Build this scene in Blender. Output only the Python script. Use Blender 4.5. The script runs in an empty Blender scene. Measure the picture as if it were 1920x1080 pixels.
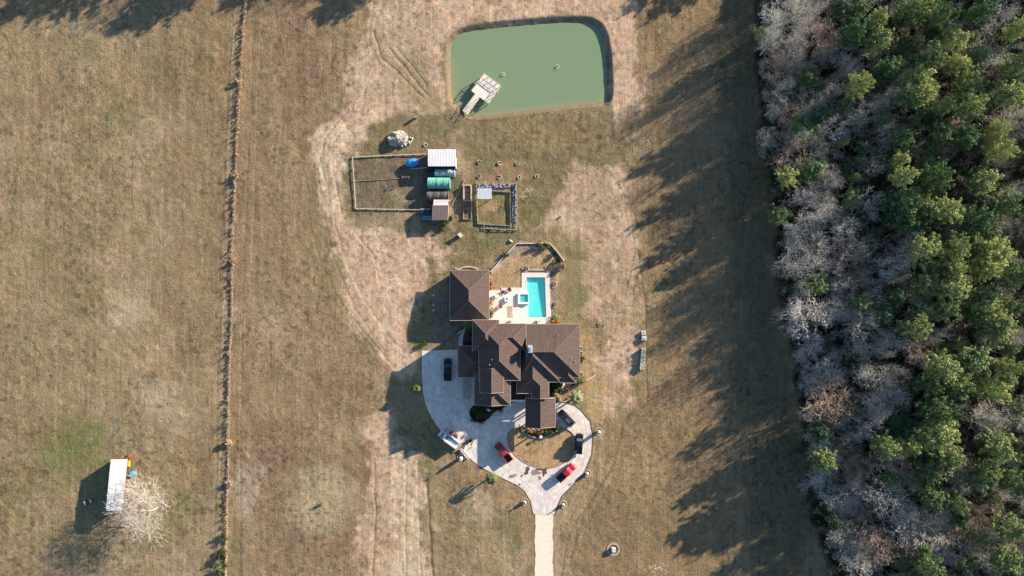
import bpy, bmesh, math, random
import numpy as np
from mathutils import Vector, Matrix
R = math.radians
sc = bpy.context.scene
C = sc.collection
H = 180.0          # camera height over the ground
S = 0.14           # metres per pixel of the 1920 px photo at ground level
# ---------------------------------------------------------------- camera
cam = bpy.data.cameras.new('camera'); camo = bpy.data.objects.new('camera', cam); C.objects.link(camo)
camo.location = (0, 0, H); camo.rotation_euler = (0, 0, 0)
cam.sensor_width = 36; cam.lens = 36 * H / (1920 * S); cam.clip_start = 1; cam.clip_end = 5000
sc.camera = camo
# ---------------------------------------------------------------- light
EL = R(15.2); SLOPE = 0.65
sh = Vector((1, SLOPE, 0)).normalized()          # horizontal direction towards the sun
SUN = Vector((sh.x * math.cos(EL), sh.y * math.cos(EL), math.sin(EL)))
w = bpy.data.worlds.new('World'); sc.world = w; w.use_nodes = True
nt = w.node_tree; bg = nt.nodes['Background']
sky = nt.nodes.new('ShaderNodeTexSky'); sky.sky_type = 'NISHITA'; sky.sun_disc = False
sky.sun_elevation = EL; sky.sun_rotation = math.atan2(sh.x, sh.y); sky.air_density = 1.0; sky.dust_density = 0.6; sky.ozone_density = 3.0
nt.links.new(sky.outputs[0], bg.inputs[0]); bg.inputs[1].default_value = 0.072
sl = bpy.data.lights.new('sun', 'SUN'); sl.energy = 5.0; sl.angle = R(0.5); sl.color = (1.0, 0.86, 0.70)
so = bpy.data.objects.new('sun', sl); C.objects.link(so); so.rotation_euler = SUN.to_track_quat('Z', 'Y').to_euler()
sc.view_settings.view_transform = 'Standard'; sc.view_settings.look = 'None'
sc.view_settings.exposure = 1.38; sc.view_settings.gamma = 1
sc.cycles.max_bounces = 6; sc.cycles.transparent_max_bounces = 8
# ---------------------------------------------------------------- helpers
def P(px, py, z=0.0):
    f = S * (H - z) / H
    return ((px - 960) * f, (540 - py) * f)
def P3(px, py, z=0.0, zz=None):
    x, y = P(px, py, z); return Vector((x, y, z if zz is None else zz))
_m = {}
def mat(name, col, rough=0.8, metal=0.0, var=0.0, scale=2.0, bump=0.0, bscale=None, spec=0.3, col2=None, emis=None):
    if name in _m: return _m[name]
    m = bpy.data.materials.new(name); m.use_nodes = True; _m[name] = m
    n = m.node_tree; b = n.nodes['Principled BSDF']
    b.inputs['Base Color'].default_value = (*col, 1); b.inputs['Roughness'].default_value = rough
    b.inputs['Metallic'].default_value = metal; b.inputs['Specular IOR Level'].default_value = spec
    tc = n.nodes.new('ShaderNodeTexCoord'); no = n.nodes.new('ShaderNodeTexNoise')
    no.inputs['Scale'].default_value = scale; no.inputs['Detail'].default_value = 5
    n.links.new(tc.outputs['Object'], no.inputs['Vector'])
    if var or col2:
        r = n.nodes.new('ShaderNodeValToRGB')
        c2 = col2 or tuple(min(1, c * (1 + var)) for c in col)
        c1 = col if col2 else tuple(c * (1 - var) for c in col)
        r.color_ramp.elements[0].color = (*c1, 1); r.color_ramp.elements[1].color = (*c2, 1)
        r.color_ramp.elements[0].position = 0.35; r.color_ramp.elements[1].position = 0.65
        n.links.new(no.outputs['Fac'], r.inputs[0]); n.links.new(r.outputs[0], b.inputs['Base Color'])
    if bump:
        nb = n.nodes.new('ShaderNodeTexNoise'); nb.inputs['Scale'].default_value = bscale or scale * 3; nb.inputs['Detail'].default_value = 4
        n.links.new(tc.outputs['Object'], nb.inputs['Vector'])
        bp = n.nodes.new('ShaderNodeBump'); bp.inputs['Strength'].default_value = 1; bp.inputs['Distance'].default_value = bump
        n.links.new(nb.outputs['Fac'], bp.inputs['Height']); n.links.new(bp.outputs[0], b.inputs['Normal'])
    return m
def tag(o, label=None, cat=None, group=None, kind=None):
    if label: o['label'] = label
    if cat: o['category'] = cat
    if group: o['group'] = group
    if kind: o['kind'] = kind
    return o
def link(name, me, parent=None, loc=None):
    o = bpy.data.objects.new(name, me); C.objects.link(o)
    if parent is not None: o.parent = parent
    if loc is not None: o.location = loc
    return o
def empty(name, loc=(0, 0, 0), rz=0.0, label=None, cat=None, group=None):
    o = bpy.data.objects.new(name, None); C.objects.link(o); o.location = loc; o.rotation_euler = (0, 0, rz)
    o.empty_display_size = 0.3
    return tag(o, label, cat, group)
class MB:
    def __init__(s): s.bm = bmesh.new()
    def box(s, x0, x1, y0, y1, z0, z1, M=None, bev=0.0, top=1.0, topy=None):
        b = bmesh.new(); bmesh.ops.create_cube(b, size=1)
        ty = top if topy is None else topy
        for v in b.verts:
            kx = top if v.co.z > 0 else 1; ky = ty if v.co.z > 0 else 1
            v.co = Vector(((x0 + x1) / 2 + v.co.x * (x1 - x0) * kx, (y0 + y1) / 2 + v.co.y * (y1 - y0) * ky, z0 + (v.co.z + .5) * (z1 - z0)))
        if bev: bmesh.ops.bevel(b, geom=b.edges[:], offset=bev, segments=2, affect='EDGES', profile=0.5)
        if M is not None: b.transform(M)
        s.add(b); return s
    def add(s, b):
        me = bpy.data.meshes.new('t'); b.to_mesh(me); b.free(); s.bm.from_mesh(me); bpy.data.meshes.remove(me)
    def cyl(s, p0, p1, r0, r1=None, n=8, cap=True):
        p0 = Vector(p0); p1 = Vector(p1); d = p1 - p0; r1 = r0 if r1 is None else r1
        b = bmesh.new(); bmesh.ops.create_cone(b, cap_ends=cap, segments=n, radius1=r0, radius2=max(r1, 1e-4), depth=d.length)
        b.transform(Matrix.Translation((p0 + p1) / 2) @ d.to_track_quat('Z', 'Y').to_matrix().to_4x4())
        s.add(b); return s
    def ring(s, c, r, t, h, n=24, z0=0.0, a0=0, a1=360):
        c = Vector(c); full = (a1 - a0) >= 360; m = n if full else n + 1; rows = []
        for i in range(m):
            a = R(a0 + (a1 - a0) * i / n)
            rows.append([s.bm.verts.new((c.x + math.cos(a) * q, c.y + math.sin(a) * q, c.z + z)) for q, z in ((r - t/2, z0), (r + t/2, z0), (r + t/2, h), (r - t/2, h))])
        for i in range(n if full else n):
            j = (i + 1) % m
            if not full and i + 1 >= m: break
            for k in range(4): s.bm.faces.new((rows[i][k], rows[j][k], rows[j][(k+1) % 4], rows[i][(k+1) % 4]))
        return s
    def ball(s, c, r, sub=2, sq=(1, 1, 1), jit=0.0, seed=0):
        b = bmesh.new(); bmesh.ops.create_icosphere(b, subdivisions=sub, radius=r); rr = random.Random(seed)
        for v in b.verts:
            k = 1 + rr.uniform(-jit, jit); v.co = Vector((v.co.x * sq[0] * k + c[0], v.co.y * sq[1] * k + c[1], v.co.z * sq[2] * k + c[2]))
        s.add(b); return s
    def prism(s, prof, y0, y1, taper=None, bev=0.0, M=None):   # prof: xz polygon, extruded along y
        b = bmesh.new(); a = []; c = []
        for (x, z) in prof:
            k = taper(z) if taper else 0
            a.append(b.verts.new((x, y0 + k, z))); c.append(b.verts.new((x, y1 - k, z)))
        b.faces.new(a); b.faces.new(c[::-1]); n = len(prof)
        for i in range(n): b.faces.new((a[i], c[i], c[(i+1) % n], a[(i+1) % n]))
        bmesh.ops.recalc_face_normals(b, faces=b.faces[:])
        if bev: bmesh.ops.bevel(b, geom=b.edges[:], offset=bev, segments=2, affect='EDGES', profile=0.5)
        if M is not None: b.transform(M)
        s.add(b); return s
    def build(s, name, m, parent=None, smooth=False, loc=None, rz=None):
        bmesh.ops.recalc_face_normals(s.bm, faces=s.bm.faces[:])
        me = bpy.data.meshes.new(name); s.bm.to_mesh(me); s.bm.free()
        if m: me.materials.append(m)
        if smooth:
            for p in me.polygons: p.use_smooth = True
        o = link(name, me, parent, loc)
        if rz is not None: o.rotation_euler = (0, 0, rz)
        return o
def slab(name, outer, holes, z0, z1, m, parent=None, raw=False):
    bm = bmesh.new(); E = []
    for loop in [outer] + list(holes):
        vs = [bm.verts.new((p[0], p[1], z1)) for p in loop]
        E += [bm.edges.new((vs[i], vs[(i+1) % len(vs)])) for i in range(len(vs))]
    bmesh.ops.triangle_fill(bm, edges=E, use_beauty=True)
    if z1 - z0 > 1e-6:
        r = bmesh.ops.extrude_face_region(bm, geom=bm.faces[:])
        for v in [g for g in r['geom'] if isinstance(g, bmesh.types.BMVert)]: v.co.z = z0
    bmesh.ops.recalc_face_normals(bm, faces=bm.faces[:])
    if z1 - z0 <= 1e-6:
        for f in bm.faces:
            if f.normal.z < 0: f.normal_flip()
    me = bpy.data.meshes.new(name); bm.to_mesh(me); bm.free(); me.materials.append(m)
    return link(name, me, parent)
def smooth_poly(pts, k=4):    # Catmull-Rom, closed
    n = len(pts); out = []
    for i in range(n):
        p0, p1, p2, p3 = [np.array(pts[(i+j-1) % n], float) for j in range(4)]
        for q in range(k):
            t = q / k
            out.append(tuple(0.5 * ((2*p1) + (-p0+p2)*t + (2*p0-5*p1+4*p2-p3)*t*t + (-p0+3*p1-3*p2+p3)*t**3)))
    return out
def quads_mesh(name, V, m):   # V: (n,4,3)
    V = np.asarray(V, np.float32); n = len(V); me = bpy.data.meshes.new(name)
    me.vertices.add(n * 4); me.vertices.foreach_set('co', V.reshape(-1))
    me.loops.add(n * 4); me.loops.foreach_set('vertex_index', np.arange(n * 4, dtype=np.int32))
    me.polygons.add(n); me.polygons.foreach_set('loop_start', np.arange(0, n * 4, 4, dtype=np.int32))
    me.update(); me.materials.append(m); return me
def tubes_mesh(name, segs, m, n=3):   # segs rows: p0(3) p1(3) r0 r1
    A = np.asarray(segs, np.float64); p0 = A[:, 0:3]; p1 = A[:, 3:6]; r0 = A[:, 6:7]; r1 = A[:, 7:8]
    d = p1 - p0; d /= np.linalg.norm(d, axis=1, keepdims=True) + 1e-9
    up = np.where(np.abs(d[:, 2:3]) > 0.9, np.array([[1., 0, 0]]), np.array([[0, 0, 1.]]))
    u = np.cross(d, up); u /= np.linalg.norm(u, axis=1, keepdims=True) + 1e-9; v = np.cross(d, u)
    ring = [np.cos(2*math.pi*i/n) * u + np.sin(2*math.pi*i/n) * v for i in range(n)]
    Q = []
    for i in range(n):
        a = ring[i]; b = ring[(i+1) % n]
        Q.append(np.stack([p0 + a*r0, p0 + b*r0, p1 + b*r1, p1 + a*r1], axis=1))
    return quads_mesh(name, np.concatenate(Q), m)
rng = np.random.default_rng(7)
def fbm(x, y, scale, oct=4, seed=0, sx=1.0, sy=1.0):
    out = np.zeros_like(x); amp = 1; tot = 0; r = np.random.default_rng(seed)
    for o in range(oct):
        f = 2**o / scale; lat = r.random((257, 257)); lat[256] = lat[0]; lat[:, 256] = lat[:, 0]
        X = x * f * sx + 113.7 * o; Y = y * f * sy + 71.3 * o
        xi = np.floor(X).astype(int); yi = np.floor(Y).astype(int); fx = X - xi; fy = Y - yi
        fx = fx*fx*(3-2*fx); fy = fy*fy*(3-2*fy); a = xi % 256; b = yi % 256
        v = (lat[a, b]*(1-fx)+lat[a+1, b]*fx)*(1-fy) + (lat[a, b+1]*(1-fx)+lat[a+1, b+1]*fx)*fy
        out += amp * v; tot += amp; amp *= 0.5
    return out / tot        # 0..1
def sdf(X, Y, poly):        # negative inside, same units as poly
    d = np.full(X.shape, 1e9); ins = np.zeros(X.shape, bool); n = len(poly)
    for i in range(n):
        x0, y0 = poly[i]; x1, y1 = poly[(i+1) % n]; ex, ey = x1-x0, y1-y0
        t = np.clip(((X-x0)*ex + (Y-y0)*ey) / (ex*ex+ey*ey+1e-12), 0, 1)
        d = np.minimum(d, (X-x0-t*ex)**2 + (Y-y0-t*ey)**2)
        c = ((y0 > Y) != (y1 > Y)) & (X < (x1-x0)*(Y-y0)/((y1-y0) if y1 != y0 else 1e-12) + x0); ins ^= c
    d = np.sqrt(d); return np.where(ins, -d, d)
def sdline(X, Y, pts):
    d = np.full(X.shape, 1e9)
    for i in range(len(pts)-1):
        x0, y0 = pts[i]; x1, y1 = pts[i+1]; ex, ey = x1-x0, y1-y0
        t = np.clip(((X-x0)*ex + (Y-y0)*ey) / (ex*ex+ey*ey+1e-12), 0, 1)
        d = np.minimum(d, (X-x0-t*ex)**2 + (Y-y0-t*ey)**2)
    return np.sqrt(d)
def sm(x, a, b):            # 1 at a, 0 at b
    t = np.clip((x-a)/(b-a), 0, 1); return 1 - t*t*(3-2*t)
# ---------------------------------------------------------------- outlines (photo pixels at ground level)
POND = [(843.4,85),(852,70),(867,58.6),(926,50),(1011,42.6),(1054,40),(1097,39.4),(1114,44.7),(1124.6,53),(1132,70),(1137.4,102),(1140.6,149),(1139.5,187.4),(1114,192.8),(1054,199),(990,206.6),(937,213),(884,217),(862.6,204.5),(847.7,187),(843,149)]
POND = [(992+(x-992)*.985, 126+(y-126)*.98) for x, y in POND]
DRIVE = [(791,658),(859,655),(880,655),(880,715),(889,757),(884,763),(880,770),(880,778),(887,787),(897,792),(906,793),(918,783),(930,770),(945,764),(957,757),(975,752),(1042,752),(1042,756),(1057,755),(1078,761),(1089,770),(1106,791),(1111,816.7),(1109,851),(1095,885),(1074,908),(1052.7,929.6),(1043,951),(1040,964.3),(1000.5,963.7),(995,940),(984.5,921),(971.7,910.4),(929,890),(899,874),(880,859),(850,835),(823.7,804),(810,785),(799,761),(793,735),(791,700)]
ISLE = smooth_poly([(951,818),(954.7,838),(965,853),(984.5,868),(1010,877.4),(1027,878.5),(1048,873),(1067.6,861.4),(1077,848.6),(1080,828),(1072,811),(1058,803),(1042,800),(1014,801),(985,800),(967,802),(956,808)], 3)
DECK = [(917,544),(940,544),(940,539.7),(978,539),(978,511.3),(1030,511.7),(1034,612),(930,612),(917,603)]
POOL = [(987.5,520),(1021.7,520),(1024.3,594.7),(974,594.7),(974,571),(991.3,571),(991.3,549),(988.5,549)]
GRAVEL = [(1004,963),(1036.5,963),(1037,1100),(1037,1300),(1003,1300),(1003.5,1100)]
LAWN = [(918.7,510.7),(949,477),(968.7,456.7),(1030.7,456),(1058.5,490.4),(1049,511.7),(1041,560),(1040,606),(1034,608),(1034,510),(978,510),(978,540),(917,545)]
FEDGE = [(1416,-300),(1416,0),(1420,150),(1440,300),(1455,450),(1465,550),(1480,650),(1500,750),(1510,850),(1519,950),(1530,1000),(1552,1060),(1570,1300),(3200,1300),(3200,-300)]
# ---------------------------------------------------------------- ground
def axis(lo, hi, step, far):
    a = list(np.arange(lo, hi + step/2, step)); l = []; r = []; q = step; p = a[0]; e = a[-1]
    while p > -far: q *= 1.7; p -= q; l.append(p)
    q = step
    while e < far: q *= 1.7; e += q; r.append(e)
    return np.array(l[::-1] + a + r)
gx = axis(-142, 142, 0.27, 900); gy = axis(-82, 82, 0.27, 900)
GX, GY = np.meshgrid(gx, gy)
PXs = GX / S + 960; PYs = 540 - GY / S
n1 = fbm(GX, GY, 14, 5, 1); n2 = fbm(GX, GY, 3.0, 4, 2); n3 = fbm(GX, GY, 40, 4, 3); n4 = fbm(GX, GY, 1.2, 3, 4)
nst = fbm(GX, GY, 1.1, 3, 5, 1.0, 0.05)     # mowing lines running north-south
nA = fbm(GX, GY, 7, 4, 6)
wx = PXs + (fbm(GX, GY, 6, 4, 8) - .5) * 60 + (fbm(GX, GY, 1.4, 3, 18) - .5) * 30; wy = PYs + (fbm(GX, GY, 6, 4, 9) - .5) * 60 + (fbm(GX, GY, 1.4, 3, 19) - .5) * 24
col = np.zeros(GX.shape + (3,)); 
def setc(m, c): 
    global col
    col = col * (1 - m[..., None]) + np.array(c) * m[..., None]
def zone(poly, c, soft=10, amt=1.0, warp=True, mod=None):
    d = sdf(wx if warp else PXs, wy if warp else PYs, poly); m = sm(d, -soft, soft) * amt
    if mod is not None: m = m * mod
    setc(m, c); return m
def spot(x, y, rx, ry, c, amt=1.0, mod=None):
    d = np.sqrt(((wx-x)/rx)**2 + ((wy-y)/ry)**2) + (n2-.5)*.5; m = sm(d, 0.2, 1.15) * amt
    if c is GREEN: m = m * np.clip((n4-.30)*4.5, .5, 1) * np.clip((n2-.27)*4, .6, 1)
    if mod is not None: m = m*mod
    setc(m, c); return m
GRASS = (.270,.207,.120); TAN = (.350,.270,.180); BROWN = (.185,.118,.066); DIRT = (.520,.372,.258); GREEN = (.125,.145,.048); OLIVE = (.195,.158,.085); SAND = (.52,.41,.28); PALE = (.40,.325,.235)
col[:] = GRASS
gm = np.clip((n1 - .5) * 4, 0, 1); setc(gm * .55, OLIVE)
setc(np.clip((nA - .52) * 5, 0, 1) * .45, TAN)
setc(np.clip((n3 - .55) * 5, 0, 1) * .30, BROWN)
mid = sm(np.abs(PXs - 600), 120, 260) * sm(PYs, 2000, 2400)
# strip right of the fence row is browner
zone([(452,-100),(720,-100),(680,20),(655,180),(600,260),(575,330),(600,420),(640,560),(735,690),(700,800),(690,1200),(424,1200),(430,700)], (.262,.185,.112), 14, .75)
for a in [(560,120,60,170,.45),(600,300,40,160,.4),(520,830,60,60,.55),(560,1000,60,80,.35),(640,1010,50,80,.6),(740,520,10,10,.1),(500,420,50,120,.3),(640,740,70,60,.35),(560,870,140,60,.35),(690,870,40,60,.5)]: spot(a[0],a[1],a[2],a[3],(.185,.115,.075),a[4])
spot(600,950,135,125,(.20,.13,.085),.5); spot(600,945,88,88,(.35,.285,.175),1.0); spot(460,930,26,75,PALE,.6); spot(510,610,60,60,TAN,.5)
spot(230,590,80,55,(.37,.30,.20),.8); spot(305,750,60,55,(.37,.30,.20),.8); spot(60,200,90,80,(.22,.155,.095),.4); spot(330,330,60,90,(.21,.15,.09),.35); spot(150,520,120,30,(.19,.155,.08),.45); spot(380,640,60,60,(.22,.15,.09),.3); spot(380,860,60,60,(.22,.15,.085),.5); spot(700,1000,18,90,(.21,.15,.09),.3)
# dirt
NM = .55 + .45*np.clip((nA-.35)*4,0,1)
zone([(690,-60),(1210,-60),(1195,30),(1200,120),(1195,200),(1150,225),(1135,200),(1146,100),(1130,45),(1090,30),(1000,32),(880,44),(845,70),(835,120),(838,190),(790,200),(735,222),(690,260),(650,292),(652,395),(668,420),(795,425),(850,455),(845,490),(838,500),(800,500),(775,560),(765,610),(770,650),(795,665),(790,700),(752,705),(735,690),(700,640),(650,570),(630,480),(618,420),(606,340),(590,290),(610,240),(650,190),(672,100),(682,30)], DIRT, 9, .92)
zone([(735,225),(700,262),(740,200),(660,180),(690,0),(800,0),(830,190)], (.40,.30,.205), 15, .7)
zone([(590,250),(640,215),(660,290),(655,400),(620,420),(600,340)], SAND, 10, .8)
zone([(740,140),(775,105),(800,140),(838,180),(800,198),(735,175)], (.27,.21,.125), 8, .8)
zone([(1085,312),(1150,310),(1192,330),(1200,420),(1205,600),(1200,700),(1180,770),(1150,760),(1125,800),(1110,770),(1120,700),(1130,620),(1100,560),(1095,500),(1080,450),(1050,440),(1000,420),(1040,380),(1060,320)], DIRT, 14, .88, mod=NM)
zone([(1035,620),(1100,610),(1125,680),(1150,760),(1120,800),(1080,745),(1090,720),(1088,620)], (.36,.265,.13), 9, .8)
zone([(685,790),(735,770),(750,850),(795,860),(798,960),(806,1200),(672,1200),(676,1000),(690,900)], DIRT, 9, .8)
zone([(735,850),(795,860),(800,960),(808,1200),(748,1200),(745,960)], SAND, 6, .8)
zone([(1115,790),(1150,800),(1145,880),(1100,940),(1060,1000),(1045,1080),(1038,1200),(1036,960),(1060,930),(1095,890),(1112,850)], (.34,.245,.145), 8, .7)
zone([(800,860),(880,862),(930,892),(985,925),(998,965),(1003,1080),(990,1080),(960,960),(900,905),(840,890)], (.31,.21,.125), 7, .7)
spot(895,945,30,30,PALE,.55)
# greener and olive ground
dm = np.clip((col[..., 0]-.32)*8, 0, 1)
bl = fbm(GX, GY, 4.5, 4, 61); setc(dm*np.clip((bl-.55)*6, 0, 1)*.5, (.33,.235,.16)); setc(dm*np.clip((.42-bl)*6, 0, 1)*.45, (.54,.42,.30))
clod = np.clip((fbm(GX, GY, .9, 3, 62)-.58)*6, 0, 1); setc(dm*clod*.45, (.24,.165,.11))
zone([(668,420),(795,425),(800,395),(660,395),(655,290),(735,222),(838,195),(850,215),(1140,205),(1195,230),(1185,300),(1085,310),(1040,350),(1010,420),(960,450),(880,520),(850,455)], OLIVE, 10, .85)
spot(1000,250,120,28,(.26,.19,.10),.6); spot(860,290,22,60,TAN,.8); spot(955,325,50,22,(.33,.21,.12),.7); spot(862,400,14,50,TAN,.7)
spot(720,245,36,22,GREEN,.6); spot(1010,390,34,46,GREEN,.55); spot(925,450,50,22,GREEN,.5); spot(1075,480,26,40,GREEN,.75); spot(1075,560,20,50,GREEN,.85); spot(1090,610,20,20,GREEN,.6)
spot(815,500,24,36,OLIVE,.9); spot(870,470,18,26,TAN,.7); spot(905,385,12,45,GREEN,.3); spot(1195,722,14,28,GREEN,.9); spot(815,850,40,45,GREEN,.75); spot(795,600,26,60,GREEN,.7); spot(940,540,26,60,(.30,.22,.12),.0)
for a in [(150,830,75,60,1.0),(110,870,60,60,.8),(200,870,50,40,.7),(345,948,36,52,1.0),(280,1000,60,50,.5),(120,1010,60,60,.4),(25,930,40,60,.4),(180,920,60,70,.55),(80,470,30,40,.5),(160,90,60,30,.35),(230,210,40,30,.35),(270,140,50,30,.3),(120,560,40,30,.3),(260,440,40,20,.3),(590,460,16,60,.5),(610,540,20,60,.4),(965,1010,14,44,.85),(945,985,30,30,.4),(1065,1030,9,9,.8),(430,1040,22,70,.7),(1270,960,40,60,.25),(1230,640,16,50,.3),(880,700,12,12,.0),(600,945,5,4,1.)]: spot(a[0],a[1],a[2],a[3],GREEN,a[4])
# field right, shaded side: darker green-brown turf towards the wood
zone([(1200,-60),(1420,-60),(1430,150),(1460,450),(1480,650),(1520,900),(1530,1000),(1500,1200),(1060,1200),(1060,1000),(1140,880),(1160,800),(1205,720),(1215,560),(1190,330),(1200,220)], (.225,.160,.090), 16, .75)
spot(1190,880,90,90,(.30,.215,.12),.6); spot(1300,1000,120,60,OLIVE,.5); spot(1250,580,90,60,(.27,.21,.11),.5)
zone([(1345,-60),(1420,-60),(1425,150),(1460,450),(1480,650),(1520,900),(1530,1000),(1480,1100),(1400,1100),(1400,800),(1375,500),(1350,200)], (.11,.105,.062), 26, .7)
# pen, beds, planted ground
zone([(661,295),(800,289),(800,395),(667,391)], (.170,.140,.095), 3, .9, warp=False); spot(740,385,16,18,(.22,.21,.06),.7); spot(705,310,30,20,(.18,.16,.085),.6); spot(757,378,14,30,TAN,.5)
zone(LAWN, (.40,.285,.165), 2.0, 1.0, warp=False, mod=.75+.25*n2)
zone([(949,477),(968.7,456.7),(1030.7,456),(1058.5,490.4),(1049,511),(1042,508),(1045,488),(1026,470),(974,470),(957,485)], (.27,.235,.185), 2.5, .9, warp=False)
zone([(918.7,510.7),(940,487),(947,490),(925,512)], (.42,.38,.32), 2, .9, warp=False)
zone([(1033,508),(1041,508),(1042,608),(1034,608)], (.24,.185,.15), 1.5, .9, warp=False)
zone(ISLE, (.40,.27,.145), 1.5, 1.0, warp=False, mod=.8+.2*n2)
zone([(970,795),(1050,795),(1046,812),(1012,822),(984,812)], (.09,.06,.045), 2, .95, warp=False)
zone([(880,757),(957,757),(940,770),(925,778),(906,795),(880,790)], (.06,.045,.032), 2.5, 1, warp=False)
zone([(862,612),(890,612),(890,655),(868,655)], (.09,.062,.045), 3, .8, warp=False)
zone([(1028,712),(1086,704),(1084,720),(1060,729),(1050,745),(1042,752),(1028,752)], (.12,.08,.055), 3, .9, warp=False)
zone([(805,560),(845,560),(868,612),(860,655),(815,640)], (.20,.155,.12), 5, .8)
zone([(893,345),(969,345),(969,430),(893,425)], (.22,.185,.085), 2, .9, warp=False); spot(925,385,24,26,(.36,.25,.14),.9)
zone([(868,347),(885,347),(885,412),(868,412)], (.10,.085,.06), 1.5, .95, warp=False)
zone([(798,312),(856,312),(856,415),(798,415)], (.10,.085,.06), 4, .7)
# forest floor
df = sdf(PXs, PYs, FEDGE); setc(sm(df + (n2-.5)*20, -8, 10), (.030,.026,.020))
# pale worn lines and ruts
ruts = np.zeros(GX.shape)
for pts, wd, c, a, dz in [
    ([(446,-50),(437,100),(430,270),(424,500),(417,700),(410,1100)], 1.5, PALE, .65, .03),
    ([(475,40),(471,200),(460,420),(452,700),(450,1100)], 1.6, (.17,.12,.07), .45, .04), ([(488,60),(480,260),(468,600)], 1.4, PALE, .3, .03),
    ([(450,830),(480,870),(484,930),(470,960)], 2.0, PALE, .6, .04),
    ([(1300,1090),(1360,1060),(1390,1000),(1400,900),(1390,700),(1382,500),(1376,300),(1368,0)], 1.6, (.17,.14,.085), .45, .03),
    ([(1214,760),(1212,650),(1208,560),(1196,470)], 2.2, (.17,.125,.075), .6, .05),
    ([(1150,870),(1120,920),(1065,1000),(1048,1100)], 1.8, (.2,.14,.08), .5, .05),
    ([(668,210),(628,262),(612,310),(618,380),(640,470),(680,560),(735,640),(770,672)], 2.2, (.52,.40,.28), .55, .04), ([(654,205),(612,258),(596,310),(602,390),(624,480),(664,575),(720,660)], 1.6, (.25,.18,.11), .6, .05), ([(700,0),(690,60),(700,130),(668,205)], 2.2, (.54,.43,.31), .5, .04),
    ([(575,330),(580,420),(605,500),(650,590),(710,670)], 2.4, (.19,.155,.085), .5, .03), ([(1205,740),(1165,800),(1150,870),(1095,960),(1060,1080)], 2.6, (.21,.15,.09), .55, .04), ([(1212,750),(1172,810),(1158,876),(1103,968),(1070,1080)], 1.4, (.38,.29,.18), .4, .03), ([(1140,760),(1118,820),(1110,870),(1080,930),(1052,980)], 2.0, (.43,.32,.20), .5, .03),
    ([(1230,0),(1222,200),(1214,400),(1212,600)], 1.5, (.19,.14,.085), .4, .03), ([(505,760),(500,900),(498,1080)], 1.3, (.35,.27,.17), .35, .03), ([(540,20),(530,200),(525,500),(515,800)], 1.2, (.34,.26,.16), .3, .02), ([(120,0),(112,400),(108,800)], 1.2, (.2,.15,.09), .3, .03), ([(250,0),(245,500),(240,780)], 1.2, (.36,.28,.18), .25, .02), ([(345,100),(338,500),(335,900)], 1.2, (.2,.15,.09), .25, .02),
    ([(700,60),(716,110),(745,135),(790,180)], 1.6, (.26,.19,.13), .7, .10), ([(730,90),(752,118),(785,160),(806,182)], 1.6, (.26,.19,.13), .7, .10), ([(742,88),(768,118),(800,160)], 1.4, (.26,.19,.13), .7, .08),
    ([(640,570),(680,620),(740,690)], 1.6, (.28,.19,.12), .5, .06), ([(660,430),(700,480),(712,530)], 1.8, (.5,.38,.26), .6, .05),
    ([(738,175),(744,142),(768,112)], 2.4, (.2,.16,.1), .8, -.06),
    ([(762,860),(760,1000),(764,1100)], 1.6, (.33,.24,.16), .6, .06), ([(782,860),(786,1000),(790,1100)], 1.6, (.5,.38,.24), .6, .06), ([(700,860),(704,960),(698,1100)], 2.0, (.26,.19,.13), .6, .08), ([(800,900),(806,1000),(812,1100)], 2.4, (.19,.13,.075), .7, .10),
    ([(1030,1080),(1046,1010),(1080,950)], 1.5, (.22,.15,.09), .5, .04), ([(1170,560),(1190,470),(1180,380),(1140,320)], 1.5, (.3,.21,.15), .5, .05),
    ([(620,420),(612,350),(600,300),(640,250),(700,200)], 2.4, (.33,.24,.17), .45, .06), ([(640,400),(630,350),(622,300),(660,262),(720,215)], 2.4, (.33,.24,.17), .45, .06)]:
    d = sdline(PXs + (n2-.5)*4, PYs, pts); m = sm(d, wd*.4, wd*1.3) * (.5 + .5*np.clip((n2-.3)*3, 0, 1)); setc(m*a, c); ruts -= dz * sm(d, wd*.3, wd*1.4)
for k in range(7):          # curved ruts near the pond
    d = sdline(PXs, PYs, [(1168+k*6, 250), (1184+k*6, 268), (1184+k*6, 284), (1174+k*5, 298)]); setc(sm(d, .6, 1.8)*.35, PALE); ruts -= .05*sm(d, .5, 2)
# overall break-up of colour
inw = sm(np.abs(PXs-680), 700, 760)
f = 1 + (n2-.5)*.26 + (n4-.5)*.36 + (nst-.5)*.28*sm(PXs, 1500, 1530)
speck = np.clip((fbm(GX, GY, .8, 2, 33) - .60) * 6, 0, 1) * np.clip((n1 - .30)*4, 0, 1); f *= 1 - .38 * speck
speck2 = np.clip((fbm(GX, GY, .7, 2, 34) - .66) * 7, 0, 1); f *= 1 + .25 * speck2
col = np.clip(col * (f*1.0)[..., None], 0.004, .9)
hue = (fbm(GX, GY, 2.2, 3, 44) - .5) * .25; col[..., 0] *= 1 + hue*.5; col[..., 2] *= 1 - hue*.3; col[..., 1] *= 1 - hue*.25
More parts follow.
